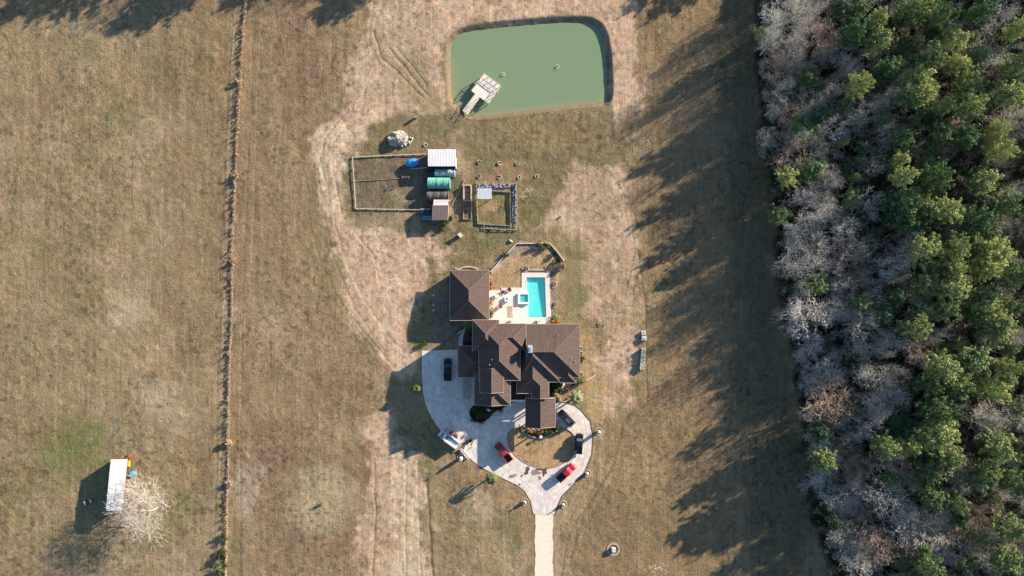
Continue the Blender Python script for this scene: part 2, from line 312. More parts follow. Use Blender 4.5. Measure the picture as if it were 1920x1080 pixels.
# heights
dp = sdf(PXs, PYs, smooth_poly(POND, 3)) * S
flat = np.minimum.reduce([sdf(PXs, PYs, DRIVE), sdf(PXs, PYs, DECK), sdf(PXs, PYs, GRAVEL), sdf(PXs, PYs, [(835,500),(1095,500),(1095,765),(835,765)])]) * S
fl = 1 - sm(flat, 0.3, 2.0)
Z = ((n4-.5)*.10 + (n2-.5)*.16 + (n1-.5)*.5*0.6 + (nst-.5)*.05) * fl + ruts * fl
Z -= .0 * Z
Z = np.where(df < 0, Z * .6, Z)
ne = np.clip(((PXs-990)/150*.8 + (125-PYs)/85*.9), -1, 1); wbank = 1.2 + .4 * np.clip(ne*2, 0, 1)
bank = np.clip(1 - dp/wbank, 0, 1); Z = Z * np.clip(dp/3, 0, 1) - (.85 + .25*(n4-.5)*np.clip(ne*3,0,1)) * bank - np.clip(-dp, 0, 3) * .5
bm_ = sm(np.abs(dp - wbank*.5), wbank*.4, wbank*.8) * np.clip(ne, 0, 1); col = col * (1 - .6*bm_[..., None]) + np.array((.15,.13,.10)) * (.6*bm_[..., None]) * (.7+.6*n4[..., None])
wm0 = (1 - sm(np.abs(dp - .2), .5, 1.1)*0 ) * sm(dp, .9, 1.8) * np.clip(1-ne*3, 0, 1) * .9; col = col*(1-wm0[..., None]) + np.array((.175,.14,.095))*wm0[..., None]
dd = sdf(PXs, PYs, DECK) * S; Z = np.where(dd < -.45, -1.6, Z)
nx, ny = len(gx), len(gy)
me = bpy.data.meshes.new('ground'); me.vertices.add(nx*ny)
me.vertices.foreach_set('co', np.stack([GX, GY, Z], -1).astype(np.float32).reshape(-1))
idx = np.arange(nx*ny).reshape(ny, nx); q = np.stack([idx[:-1, :-1], idx[:-1, 1:], idx[1:, 1:], idx[1:, :-1]], -1).reshape(-1, 4)
me.loops.add(len(q)*4); me.loops.foreach_set('vertex_index', q.reshape(-1).astype(np.int32))
me.polygons.add(len(q)); me.polygons.foreach_set('loop_start', np.arange(0, len(q)*4, 4, dtype=np.int32)); me.update()
me.polygons.foreach_set('use_smooth', np.ones(len(q), bool))
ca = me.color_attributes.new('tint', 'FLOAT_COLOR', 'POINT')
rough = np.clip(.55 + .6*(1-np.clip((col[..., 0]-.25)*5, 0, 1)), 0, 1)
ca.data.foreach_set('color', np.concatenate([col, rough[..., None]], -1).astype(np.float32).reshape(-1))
gmat = bpy.data.materials.new('ground_cover'); gmat.use_nodes = True; n = gmat.node_tree; b = n.nodes['Principled BSDF']
b.inputs['Roughness'].default_value = 1; b.inputs['Specular IOR Level'].default_value = 0.05
at = n.nodes.new('ShaderNodeAttribute'); at.attribute_name = 'tint'; tc = n.nodes.new('ShaderNodeTexCoord')
na = n.nodes.new('ShaderNodeTexNoise'); na.inputs['Scale'].default_value = 2.6; na.inputs['Detail'].default_value = 6; na.inputs['Roughness'].default_value = .7
nb = n.nodes.new('ShaderNodeTexNoise'); nb.inputs['Scale'].default_value = 1.7; nb.inputs['Detail'].default_value = 5; nb.inputs['Roughness'].default_value = .65
n.links.new(tc.outputs['Object'], na.inputs['Vector']); n.links.new(tc.outputs['Object'], nb.inputs['Vector'])
mr = n.nodes.new('ShaderNodeMapRange'); mr.inputs[1].default_value = .3; mr.inputs[2].default_value = .7; mr.inputs[3].default_value = .62; mr.inputs[4].default_value = 1.38
n.links.new(na.outputs['Fac'], mr.inputs[0]); vm = n.nodes.new('ShaderNodeVectorMath'); vm.operation = 'SCALE'
mw = n.nodes.new('ShaderNodeMapping'); mw.inputs['Scale'].default_value = (2.6, .09, 1); nw = n.nodes.new('ShaderNodeTexNoise'); nw.inputs['Scale'].default_value = 1; nw.inputs['Detail'].default_value = 3
n.links.new(tc.outputs['Object'], mw.inputs[0]); n.links.new(mw.outputs[0], nw.inputs['Vector'])
mq = n.nodes.new('ShaderNodeMapRange'); mq.inputs[1].default_value = .32; mq.inputs[2].default_value = .68; mq.inputs[3].default_value = .89; mq.inputs[4].default_value = 1.11; n.links.new(nw.outputs['Fac'], mq.inputs[0])
mz = n.nodes.new('ShaderNodeMath'); mz.operation = 'MULTIPLY'
n.links.new(at.outputs['Color'], vm.inputs[0]); n.links.new(mr.outputs[0], mz.inputs[0]); n.links.new(mq.outputs[0], mz.inputs[1]); n.links.new(mz.outputs[0], vm.inputs['Scale']); n.links.new(vm.outputs[0], b.inputs['Base Color'])
bp = n.nodes.new('ShaderNodeBump'); bp.inputs['Distance'].default_value = .17
mm = n.nodes.new('ShaderNodeMath'); mm.operation = 'MULTIPLY'; mm.inputs[1].default_value = .8
n.links.new(at.outputs['Alpha'], mm.inputs[0]); n.links.new(mm.outputs[0], bp.inputs['Strength'])
n.links.new(nb.outputs['Fac'], bp.inputs['Height']); n.links.new(bp.outputs[0], b.inputs['Normal'])
me.materials.append(gmat); tag(link('ground', me), kind='structure')
# ---------------------------------------------------------------- pond
wp = [P(*p) for p in smooth_poly(POND, 4)]; cx, cy = P(990, 130)
bm = bmesh.new(); lay = bm.verts.layers.float_color.new('tint'); rows = []
deep = np.array((.205,.285,.165)); shal = np.array((.30,.30,.18))
for t in (1.035, 1.0, .97, .94, .90, .8, .5, .2):
    row = []
    for i, (x, y) in enumerate(wp):
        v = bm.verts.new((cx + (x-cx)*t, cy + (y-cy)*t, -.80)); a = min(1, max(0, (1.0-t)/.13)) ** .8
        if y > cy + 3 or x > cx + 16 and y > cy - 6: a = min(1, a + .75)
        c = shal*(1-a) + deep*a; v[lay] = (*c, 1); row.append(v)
    rows.append(row)
for a, c in zip(rows, rows[1:]):
    for i in range(len(a)): bm.faces.new((a[i], a[(i+1) % len(a)], c[(i+1) % len(a)], c[i]))
bm.faces.new(rows[-1]); bmesh.ops.recalc_face_normals(bm, faces=bm.faces[:])
for f_ in bm.faces:
    if f_.normal.z < 0: f_.normal_flip()
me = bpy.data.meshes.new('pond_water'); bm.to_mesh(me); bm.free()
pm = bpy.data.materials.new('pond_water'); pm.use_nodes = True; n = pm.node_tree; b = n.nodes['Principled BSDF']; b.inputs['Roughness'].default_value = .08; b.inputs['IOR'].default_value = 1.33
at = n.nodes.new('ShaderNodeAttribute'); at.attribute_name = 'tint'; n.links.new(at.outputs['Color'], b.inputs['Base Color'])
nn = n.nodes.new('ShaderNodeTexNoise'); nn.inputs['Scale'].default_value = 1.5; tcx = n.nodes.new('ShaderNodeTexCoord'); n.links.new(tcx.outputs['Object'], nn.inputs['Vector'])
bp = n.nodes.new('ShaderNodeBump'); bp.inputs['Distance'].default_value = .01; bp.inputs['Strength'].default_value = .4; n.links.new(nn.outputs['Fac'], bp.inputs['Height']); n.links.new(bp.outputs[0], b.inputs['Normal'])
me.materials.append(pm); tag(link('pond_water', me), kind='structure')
# aerator ripples
white = mat('white_paint', (.78,.77,.74), .5, var=.06, scale=3); foam = mat('foam', (.6,.68,.6), .6)
for i, (px, py) in enumerate([(943.5,137),(1045.5,123)]):
    o = MB(); rr = random.Random(i)
    for k in range(16):
        a = rr.uniform(0, 6.3); d = rr.uniform(.0, .4); o.cyl((math.cos(a)*d, math.sin(a)*d, .0), (math.cos(a)*d*1.8, math.sin(a)*d*1.8, rr.uniform(.15, .45)), .05, .02, 5)
    e = empty('pond_fountain', P3(px, py, 0, -.8), 0, ['small bubbling fountain in the pond nearer the dock', 'small bubbling fountain near the middle of the pond, right of the other'][i], 'fountain', 'bubbling fountains in the pond')
    o.build('spray', foam, e)
    MB().ring((0,0,0), .45, .10, .02, 20, z0=.0).build('ripple', foam, e)
# ---------------------------------------------------------------- concrete, gravel, pool
conc = mat('concrete', (.74,.67,.60), .9, var=.10, scale=.35, bump=.01)
n = conc.node_tree; b = n.nodes['Principled BSDF']; ramp = [x for x in n.nodes if x.type == 'VALTORGB'][0]
br = n.nodes.new('ShaderNodeTexBrick'); tc = n.nodes.new('ShaderNodeTexCoord'); mp = n.nodes.new('ShaderNodeMapping'); mp.inputs['Rotation'].default_value[2] = R(34)
n.links.new(tc.outputs['Object'], mp.inputs[0]); n.links.new(mp.outputs[0], br.inputs[0]); br.inputs['Scale'].default_value = 1; br.inputs['Brick Width'].default_value = 6.4; br.inputs['Row Height'].default_value = 6.4
br.inputs['Mortar Size'].default_value = .06; br.offset = 0; br.inputs['Color1'].default_value = (1,1,1,1); br.inputs['Color2'].default_value = (.93,.93,.93,1); br.inputs['Mortar'].default_value = (.70,.70,.70,1)
mx = n.nodes.new('ShaderNodeMix'); mx.data_type = 'RGBA'; mx.blend_type = 'MULTIPLY'; mx.inputs[0].default_value = 1
n2_ = n.nodes.new('ShaderNodeTexNoise'); n2_.inputs['Scale'].default_value = .9; n2_.inputs['Detail'].default_value = 7; n.links.new(tc.outputs['Object'], n2_.inputs[0])
r2 = n.nodes.new('ShaderNodeMapRange'); r2.inputs[1].default_value = .35; r2.inputs[2].default_value = .65; r2.inputs[3].default_value = .86; r2.inputs[4].default_value = 1.1; n.links.new(n2_.outputs['Fac'], r2.inputs[0])
vs = n.nodes.new('ShaderNodeVectorMath'); vs.operation = 'SCALE'; n.links.new(ramp.outputs[0], mx.inputs[6]); n.links.new(br.outputs[0], mx.inputs[7]); n.links.new(mx.outputs[2], vs.inputs[0]); n.links.new(r2.outputs[0], vs.inputs['Scale']); n.links.new(vs.outputs[0], b.inputs['Base Color'])
isl = [P(*p) for p in ISLE]
tag(slab('driveway', [P(*p) for p in DRIVE], [isl], -.3, .06, conc), kind='structure')
def strip(name, pts, wd, z0, z1, m, parent=None, closed=False, px=True):
    p = [Vector((*P(*q), 0)) if px else Vector((q[0], q[1], 0)) for q in pts]; bm = bmesh.new(); rows = []; N = len(p)
    for i in range(N):
        a = p[(i-1) % N] if (closed or i) else p[0]; c = p[(i+1) % N] if (closed or i < N-1) else p[-1]
        d = (c - a); d.z = 0; d.normalize(); nrm = Vector((-d.y, d.x, 0)) * wd/2
        rows.append([bm.verts.new((p[i] + s_*nrm) + Vector((0, 0, z))) for s_, z in ((-1, z0), (1, z0), (1, z1), (-1, z1))])
    for i in range(N if closed else N-1):
        a, c = rows[i], rows[(i+1) % N]
        for k in range(4): bm.faces.new((a[k], a[(k+1) % 4], c[(k+1) % 4], c[k]))
    if not closed: bm.faces.new(rows[0]); bm.faces.new(rows[-1][::-1])
    bmesh.ops.recalc_face_normals(bm, faces=bm.faces[:]); me = bpy.data.meshes.new(name); bm.to_mesh(me); bm.free(); me.materials.append(m); return link(name, me, parent)
kerbm = mat('kerb_dark', (.11,.095,.08), .9, var=.3)
tag(strip('driveway_kerb', [(1042,752.5),(1057,754),(1078,760),(1090,769.5),(1107,790),(1112,816.7),(1110,851),(1096,886),(1075,909),(1054,930),(1044.5,951),(1041.5,965)], .16, -.2, .12, kerbm), kind='structure')
tag(strip('island_kerb', ISLE, .14, -.2, .12, mat('kerb_grey', (.25,.21,.18), .9, var=.2), closed=True), kind='structure')
mud = mat('mud', (.13,.075,.05), 1, var=.3, scale=2)
def blobpoly(cx_, cy_, rx, ry, ang, seed, n_=18):
    r_ = random.Random(seed); out = []
    for i in range(n_):
        a = i/n_*2*math.pi; k = r_.uniform(.55, 1.15); x = math.cos(a)*rx*k; y = math.sin(a)*ry*k
        out.append(P(cx_ + x*math.cos(ang) - y*math.sin(ang), cy_ + x*math.sin(ang) + y*math.cos(ang)))
    return out
for i, a in enumerate([(988,882,4.5,11,.35,1),(1020.5,885,4.5,9,.15,2),(1014,880.5,14,2.2,0,3),(978,892,2,4,.5,4),(974,908,2.2,2.2,0,5)]):
    tag(slab('mud_stain', blobpoly(*a), [], .064 + .001*i, .064 + .001*i, mud), kind='structure')
tm = mat('tyre_marks', (.56,.51,.455), .9, var=.12, scale=2)
for i, pts_ in enumerate([[(1012,962),(1018,930),(1050,905),(1080,875),(1094,830),(1086,785)],[(1024,962),(1030,932),(1060,912),(1090,880),(1103,830),(1096,788)],[(1015,960),(1008,925),(975,898),(930,868),(905,830)],[(1026,960),(1018,918),(982,890),(938,860),(914,826)],[(838,715),(846,760),(868,800),(900,840)],[(826,720),(832,765),(855,808),(890,850)]]):
    tag(strip('tyre_mark', pts_, .22, .0605, .0615+.0008*i, tm), kind='structure')
stain = mat('damp_concrete', (.26,.225,.19), .9, var=.25, scale=1.5)
for i, a in enumerate([(1004,886,10,6,0,6),(960,893,11,4,-.3,7),(1012,896,4,5,0,8)]):
    tag(slab('water_stain', blobpoly(*a), [], .072 + .001*i, .072+.001*i, stain), kind='structure')
gravel = mat('gravel', (.78,.70,.57), 1, var=.06, scale=.8, bump=.008, bscale=8)
GR = [(1003.7,964.4)] + [(1003.2+math.sin(y*.11)*.8+math.sin(y*.37)*.5, y) for y in range(970, 1300, 6)] + [(1036.6+math.sin(y*.13)*.8+math.sin(y*.41)*.4, y) for y in range(1294, 966, -6)] + [(1036.6,964.4)]
tag(slab('gravel_drive', [P(*p) for p in GR], [], -.2, .045, gravel), kind='structure')
tag(slab('garage_apron', [P(*p) for p in [(866.5,706),(889.5,706),(889.5,758),(879,770),(866.5,756)]], [], .06, .075, mat('pale_concrete', (.58,.53,.47), .9, var=.06)), kind='structure')
tag(slab('garage_apron_patch', [P(*p) for p in [(868,707),(886,707),(884,745),(881,749),(869,747)]], [], .079, .079, mat('grey_concrete', (.40,.37,.33), .9, var=.2, scale=1)), kind='structure')
tag(slab('side_path', [P(*p) for p in [(859,655.5),(867,655.5),(868,632),(873,618),(868,617),(861,632)]], [], -.2, .05, conc), kind='structure')
tag(slab('side_path', [P(*p) for p in [(1042,751),(1060,752),(1060,754),(1057,754.5)]], [], -.2, .05, conc), kind='structure')
deckm = mat('pool_deck', (.74,.69,.64), .8, var=.04, scale=.5)
pool = [P(*p) for p in POOL]
tag(slab('pool_deck', [P(*p) for p in DECK], [pool], -.45, .10, deckm), kind='structure')
plaster = mat('pool_plaster', (.80,.83,.82), .6, var=.04, scale=1)
pe = empty('swimming_pool', P3(1005, 560), 0, 'turquoise swimming pool with pale tanning ledge set in the white deck', 'pool')
off = P(1005, 560)
bm = bmesh.new()
def pv(px, py, z): x, y = P(px, py); return bm.verts.new((x-off[0], y-off[1], z))
top = [pv(x, y, .098) for x, y in POOL]; depth = {0: -.62, 1: -.62, 2: -.30, 3: -.0, 4: -.0, 5: -.28, 6: -.45, 7: -.45}
PB = [(987.5,520),(1021.7,520),(1024.3,594.7),(991.3,594.7),(991.3,571),(991.3,549),(988.5,549)]
zb = [-.62,-.62,-.22,-.22,-.30,-.40,-.40]
fl_ = [pv(x, y, z) for (x, y), z in zip(PB, zb)]; bm.faces.new(fl_)
lt = [pv(x, y, -.02) for x, y in [(991.3,571),(991.3,594.7),(974,594.7),(974,571)]]; bm.faces.new(lt)
def wall(a, c, za, zc): 
    v = [pv(*a, .098), pv(*c, .098), pv(*c, zc), pv(*a, za)]; bm.faces.new(v)
for a, c, za, zc in [(PB[0],PB[1],-.62,-.62),(PB[1],PB[2],-.62,-.22),(PB[2],PB[3],-.22,-.22),(PB[4],PB[5],-.3,-.4),(PB[5],PB[6],-.4,-.4),(PB[6],PB[0],-.4,-.62),((991.3,594.7),(974,594.7),-.02,-.02),((974,594.7),(974,571),-.02,-.02),((974,571),(991.3,571),-.02,-.02)]: wall(a, c, za, zc)
v = [pv(991.3,571,-.02), pv(991.3,594.7,-.02), pv(991.3,594.7,-.22), pv(991.3,571,-.3)]; bm.faces.new(v)
me = bpy.data.meshes.new('basin'); bm.to_mesh(me); bm.free(); me.materials.append(plaster); link('basin', me, pe)
def watermat(name, tint, fac=.25, body=(.05,.5,.55)):
    m = bpy.data.materials.new(name); m.use_nodes = True; n = m.node_tree; n.nodes.clear()
    o = n.nodes.new('ShaderNodeOutputMaterial'); t = n.nodes.new('ShaderNodeBsdfTransparent'); t.inputs[0].default_value = (*tint, 1)
    g = n.nodes.new('ShaderNodeBsdfGlossy'); g.inputs['Roughness'].default_value = .05; d = n.nodes.new('ShaderNodeBsdfDiffuse'); d.inputs[0].default_value = (*body, 1)
    m1 = n.nodes.new('ShaderNodeMixShader'); m1.inputs[0].default_value = fac; m2 = n.nodes.new('ShaderNodeMixShader'); fr = n.nodes.new('ShaderNodeFresnel'); fr.inputs[0].default_value = 1.33
    no = n.nodes.new('ShaderNodeTexNoise'); no.inputs['Scale'].default_value = 2.5; no.inputs['Detail'].default_value = 3; tc = n.nodes.new('ShaderNodeTexCoord'); n.links.new(tc.outputs['Object'], no.inputs[0])
    bp = n.nodes.new('ShaderNodeBump'); bp.inputs['Distance'].default_value = .04; n.links.new(no.outputs['Fac'], bp.inputs['Height']); n.links.new(bp.outputs[0], g.inputs['Normal']); n.links.new(bp.outputs[0], d.inputs['Normal'])
    n.links.new(t.outputs[0], m1.inputs[1]); n.links.new(d.outputs[0], m1.inputs[2]); m2.inputs[0].default_value = .05; n.links.new(m1.outputs[0], m2.inputs[1]); n.links.new(g.outputs[0], m2.inputs[2]); n.links.new(m2.outputs[0], o.inputs[0]); return m
wm = watermat('pool_water', (.42,.97,.98), .16, (.10,.75,.80)); wm2 = watermat('shallow_water', (.90,1.,1.), .05, (.6,.9,.9))
slab('water', [(P(x,y)[0]-off[0], P(x,y)[1]-off[1]) for x, y in [(987.5,520),(1021.7,520),(1024.3,594.7),(991.4,594.7),(991.3,549),(988.5,549)]], [], .03, .03, wm, pe)
slab('water', [(P(x,y)[0]-off[0], P(x,y)[1]-off[1]) for x, y in [(974,571),(991.3,571),(991.4,594.7),(974,594.7)]], [], .031, .031, wm2, pe)
# raised spa
def rectw(x0, x1, y0, y1, z=0):
    a = P(x0, y0, z); c = P(x1, y1, z); return a[0], c[0], c[1], a[1]     # X0 X1 Y0 Y1
x0, x1, y0, y1 = rectw(971, 991.5, 550, 570); a0, a1, b0, b1 = rectw(975, 989.8, 552, 566.5); cxs, cys = (x0+x1)/2, (y0+y1)/2
sp = empty('raised_spa', (cxs, cys, .1), 0, 'square raised spa with white rim beside the pool', 'spa')
slab('rim', [(x-cxs, y-cys) for x, y in ((x0,y0),(x1,y0),(x1,y1),(x0,y1))], [[(x-cxs, y-cys) for x, y in ((a0,b0),(a1,b0),(a1,b1),(a0,b1))]], -.05, .42, plaster, sp)
MB().box(a0-cxs, a1-cxs, b0-cys, b1-cys, -.04, .02).build('spa_floor', plaster, sp)
MB().box(a0-cxs, (a0+a1)/2-cxs, b0-cys, b0-cys+1.2, .02, .24).box(a0-cxs, a0-cxs+1.5, b0-cys+1.2, b0-cys+1.6, .02, .15).build('step', plaster, sp)
slab('water', [(x-cxs, y-cys) for x, y in ((a0,b0),(a1,b0),(a1,b1),(a0,b1))], [], .33, .33, watermat('spa_water', (.40,.88,.88), .25, (.1,.5,.5)), sp)
# fire pit table
x0, x1, y0, y1 = rectw(946, 954.2, 557, 565); cx_, cy_ = (x0+x1)/2, (y0+y1)/2
fp = empty('fire_pit', (cx_, cy_, .1), 0, 'square white stone fire pit with dark centre on the pool deck', 'fire pit')
hw = (x1-x0)/2; slab('surround', [(-hw,-hw),(hw,-hw),(hw,hw),(-hw,hw)], [[(-hw*.3,-hw*.2),(hw*.5,-hw*.2),(hw*.5,hw*.6),(-hw*.3,hw*.6)]], 0, .5, plaster, fp)
MB().box(-hw*.3, hw*.5, -hw*.2, hw*.6, 0, .2).build('fire_bowl', mat('charcoal', (.06,.05,.045), .9, var=.3), fp)
MB().box(-.7, .7, -1.5, 1.5, .104, .115, Matrix.Rotation(R(4), 4, 'Z')).build('outdoor_mat', mat('mat_weave', (.42,.36,.28), .95, var=.25, scale=4), loc=P3(956, 585, 0, 0))
tag(bpy.data.objects['outdoor_mat'], 'faded sandy rug lying on the pool deck below the spa', 'rug')
# ---------------------------------------------------------------- roof material
rm = bpy.data.materials.new('roof_metal'); rm.use_nodes = True; n = rm.node_tree; b = n.nodes['Principled BSDF']
b.inputs['Roughness'].default_value = .55; b.inputs['Metallic'].default_value = .0; b.inputs['Specular IOR Level'].default_value = .15
uv = n.nodes.new('ShaderNodeUVMap'); uv.uv_map = 'UVMap'; sx = n.nodes.new('ShaderNodeSeparateXYZ'); n.links.new(uv.outputs[0], sx.inputs[0])
fr = n.nodes.new('ShaderNodeMath'); fr.operation = 'FRACT'; dv = n.nodes.new('ShaderNodeMath'); dv.operation = 'DIVIDE'; dv.inputs[1].default_value = .55
n.links.new(sx.outputs[0], dv.inputs[0]); n.links.new(dv.outputs[0], fr.inputs[0])
lt_ = n.nodes.new('ShaderNodeMath'); lt_.operation = 'LESS_THAN'; lt_.inputs[1].default_value = .16; n.links.new(fr.outputs[0], lt_.inputs[0])
tc = n.nodes.new('ShaderNodeTexCoord'); mp = n.nodes.new('ShaderNodeMapping'); mp.inputs['Scale'].default_value = (2.0, .25, 1); n.links.new(uv.outputs[0], mp.inputs[0])
no = n.nodes.new('ShaderNodeTexNoise'); no.inputs['Scale'].default_value = 1.2; no.inputs['Detail'].default_value = 5; n.links.new(mp.outputs[0], no.inputs[0])
rp = n.nodes.new('ShaderNodeValToRGB'); rp.color_ramp.elements[0].color = (.080,.055,.048,1); rp.color_ramp.elements[1].color = (.120,.084,.072,1); rp.color_ramp.elements[0].position = .3; rp.color_ramp.elements[1].position = .7
n.links.new(no.outputs['Fac'], rp.inputs[0]); mx = n.nodes.new('ShaderNodeMix'); mx.data_type = 'RGBA'; mx.inputs[7].default_value = (.16,.115,.10,1)
m3 = n.nodes.new('ShaderNodeMath'); m3.operation = 'MULTIPLY'; m3.inputs[1].default_value = .16; n.links.new(lt_.outputs[0], m3.inputs[0]); n.links.new(m3.outputs[0], mx.inputs[0])
n.links.new(rp.outputs[0], mx.inputs[6]); n.links.new(mx.outputs[2], b.inputs['Base Color'])
bp = n.nodes.new('ShaderNodeBump'); bp.inputs['Distance'].default_value = .03; bp.inputs['Strength'].default_value = .5; n.links.new(lt_.outputs[0], bp.inputs['Height']); n.links.new(bp.outputs[0], b.inputs['Normal'])
fascia = mat('fascia', (.52,.46,.40), .6, var=.08); wallm = mat('stucco', (.42,.36,.29), .9, var=.1, scale=1, bump=.01)
ridgem = mat('ridge_cap', (.20,.145,.125), .6, var=.1)
glassm = mat('window_glass', (.03,.04,.05), .08, spec=.8); framem = mat('window_frame', (.55,.5,.44), .6); doorm = mat('door_wood', (.12,.06,.03), .5, var=.2)
K = .46
def roofuv(me):
    u = me.uv_layers.new(name='UVMap')
    for p in me.polygons:
        nn = p.normal
        h = Vector((-nn.y, nn.x, 0)); h = h.normalized() if h.length > .05 else Vector((1, 0, 0)); dn = nn.cross(h)
        for li in p.loop_indices:
            c = me.vertices[me.loops[li].vertex_index].co; u.data[li].uv = (c.dot(h), c.dot(dn))
def roof_solid(x0, x1, y0, y1, e, kN=K, kS=K, kE=K, kW=K, th=.18):
    bm = bmesh.new(); bmesh.ops.create_cube(bm, size=1)
    for v in bm.verts: v.co = Vector((x0 if v.co.x < 0 else x1, y0 if v.co.y < 0 else y1, e-th if v.co.z < 0 else e+30))
    for k, co, d in ((kW, (x0, 0), (-1, 0)), (kE, (x1, 0), (1, 0)), (kS, (0, y0), (0, -1)), (kN, (0, y1), (0, 1))):
        if k is None: continue
        no_ = Vector((d[0]*k, d[1]*k, 1)).normalized(); pc = Vector((co[0], co[1], e))
        r = bmesh.ops.bisect_plane(bm, geom=bm.verts[:]+bm.edges[:]+bm.faces[:], plane_co=pc, plane_no=no_, clear_outer=True, dist=1e-5)
        ed = [g for g in r['geom_cut'] if isinstance(g, bmesh.types.BMEdge)]
        if ed: bmesh.ops.contextual_create(bm, geom=ed)
    bmesh.ops.recalc_face_normals(bm, faces=bm.faces[:]); return bm
def block(parent, org, px0, px1, py0, py1, e, kN=K, kS=K, kE=K, kW=K, walls=True, inset=.55, wm_=None, fas='NSEW'):
    x0, x1, y0, y1 = rectw(px0, px1, py0, py1, e); x0 -= org[0]; x1 -= org[0]; y0 -= org[1]; y1 -= org[1]
    bm = roof_solid(x0, x1, y0, y1, e, kN, kS, kE, kW); me = bpy.data.meshes.new('roof')
    caps = [(ed.verts[0].co.copy(), ed.verts[1].co.copy()) for ed in bm.edges if min(v.co.z for v in ed.verts) > e - .01 and ed.verts[0].co.z + ed.verts[1].co.z > 2*e + .1]
    bm.to_mesh(me); bm.free(); roofuv(me); me.materials.append(rm); ro = link('roof', me, parent)
    cp = MB()
    for a, c in caps: cp.cyl(a, c, .055, n=6)
    cp.build('ridge_cap', ridgem, ro)
    t = .10; f = MB()
    if 'W' in fas: f.box(x0-t, x0-.004, y0-t, y1+t, e-.16, e+.03)
    if 'E' in fas: f.box(x1+.004, x1+t, y0-t, y1+t, e-.16, e+.03)
    if 'S' in fas: f.box(x0-.003, x1+.003, y0-t, y0-.004, e-.16, e+.03)
    if 'N' in fas: f.box(x0-.003, x1+.003, y1+.004, y1+t, e-.16, e+.03)
    for sd, k, in (('S', kS), ('N', kN)):      # sloping verge boards on gables
        if k is None and sd in fas:
            yy = y0-.06 if sd == 'S' else y1+.06; xm = (x0+x1)/2; top_ = (x1-x0)/2*K
            f.cyl((x0, yy, e), (xm, yy, e+top_), .05, n=4); f.cyl((x1, yy, e), (xm, yy, e+top_), .05, n=4)
    if fas: f.build('gutter', fascia, ro)
    if walls:
        i = inset; MB().box(x0+i, x1-i, y0+i, y1-i, 0, e-.19).build('wall', wm_ or wallm, parent)
        for (kk, a0_, a1_, gx_) in (('N', x0, x1, y1-i), ('S', x0, x1, y0+i)):
            if (kN if kk == 'N' else kS) is None:   # gable infill
                q_ = MB(); q_.prism([(x0+i, e-.19), (x1-i, e-.19), ((x0+x1)/2, e-.1+((x1-x0)/2)*K-.35)], gx_-.08, gx_+.08); q_.build('gable_wall', wallm, parent)
    return x0, x1, y0, y1
def window(parent, x, y, z, wd, ht, face, name='window', gm_=None):
    # face: N S E W
    M = Matrix.Translation((x, y, z)) @ Matrix.Rotation({'S': 0, 'E': math.pi/2, 'N': math.pi, 'W': -math.pi/2}[face], 4, 'Z')
    f = MB().box(-wd/2-.08, wd/2+.08, -.06, .0, 0, ht, M); o = f.build(name, framem, parent)
    MB().box(-wd/2, wd/2, -.075, -.061, .08, ht-.08, M).build('pane', gm_ or glassm, o)
org = P(990, 680); house = empty('house', (org[0], org[1], 0), 0, 'large house with many brown hipped metal roofs between the pool and the circular drive', 'house')
Bb = dict(
 B1=(886,936,600,658,7.05,{}), B=(898,975,607,713,7.06,{}), BN=(911,986.3,607.2,657,7.045,{}), BS=(900,944,690,736,7.45,dict(kN=None,kS=None)),
 WG=(859,902,649,707,3.5,dict(kE=None)), G=(889.5,957,700,759.5,6.4,dict(kN=None)), GF=(903,941,728,760,6.39,dict(kN=None,kS=None)),
 D=(986.5,1087,608,707.5,5.6,dict(kW=None)), E=(975.5,1050,657.9,716,5.4,dict(kN=None,kW=1.04)), F1=(969,1028.5,676,737.5,5.42,dict(kN=None)), F2=(997,1028.8,712,746.5,5.41,dict(kN=None,kS=None)),
 BY=(1051,1080,675,717.5,5.3,dict(kN=None)))
ext = {}
for k_, (a,b_,c,d,e,kw) in Bb.items():
    fas = {'BN':'NE','GF':'S','E':'SW','F2':'SEW','BS':'SEW','D':'NSEW','BY':'SEW','F1':'SEW','G':'SEW','WG':'NSW','B1':'NW','B':'SEW'}[k_]
    ext[k_] = block(house, org, a,b_,c,d,e, fas=fas, **kw)
pb = block(house, org, 985.5, 1041, 746.5, 800.5, 3.6, kN=None, kS=None, walls=False)
for sx_ in (pb[0]+.7, pb[1]-.7):
    for fy in (.06, .5, .94): MB().cyl((sx_, pb[2]+(pb[3]-pb[2])*fy, 0), (sx_, pb[2]+(pb[3]-pb[2])*fy, 3.42), .22, .18, 12).build('column', fascia, house)
xa, xb, ya, yb = rectw(957, 985.5, 750, 753, 3.4); MB().box(xa-org[0], xb-org[0], ya-org[1], yb-org[1], 2.95, 3.35).build('porch_beam', white, house)
def rc(px0, px1, py0, py1, z): a = rectw(px0, px1, py0, py1, z); return a[0]-org[0], a[1]-org[0], a[2]-org[1], a[3]-org[1]
c = rc(957.5, 985, 716, 750, 2.9); MB().box(*c, 2.75, 2.9).build('courtyard_shade', mat('courtyard_dark', (.045,.03,.025), .8, var=.2), house)  # dark slab added over the open courtyard, its shade put into the colour
for x_ in (c[0]+.4, (c[0]+c[1])/2, c[1]-.4): MB().cyl((x_, c[2]+.3, 0), (x_, c[2]+.3, 2.75), .16, .14, 10).build('column', fascia, house)
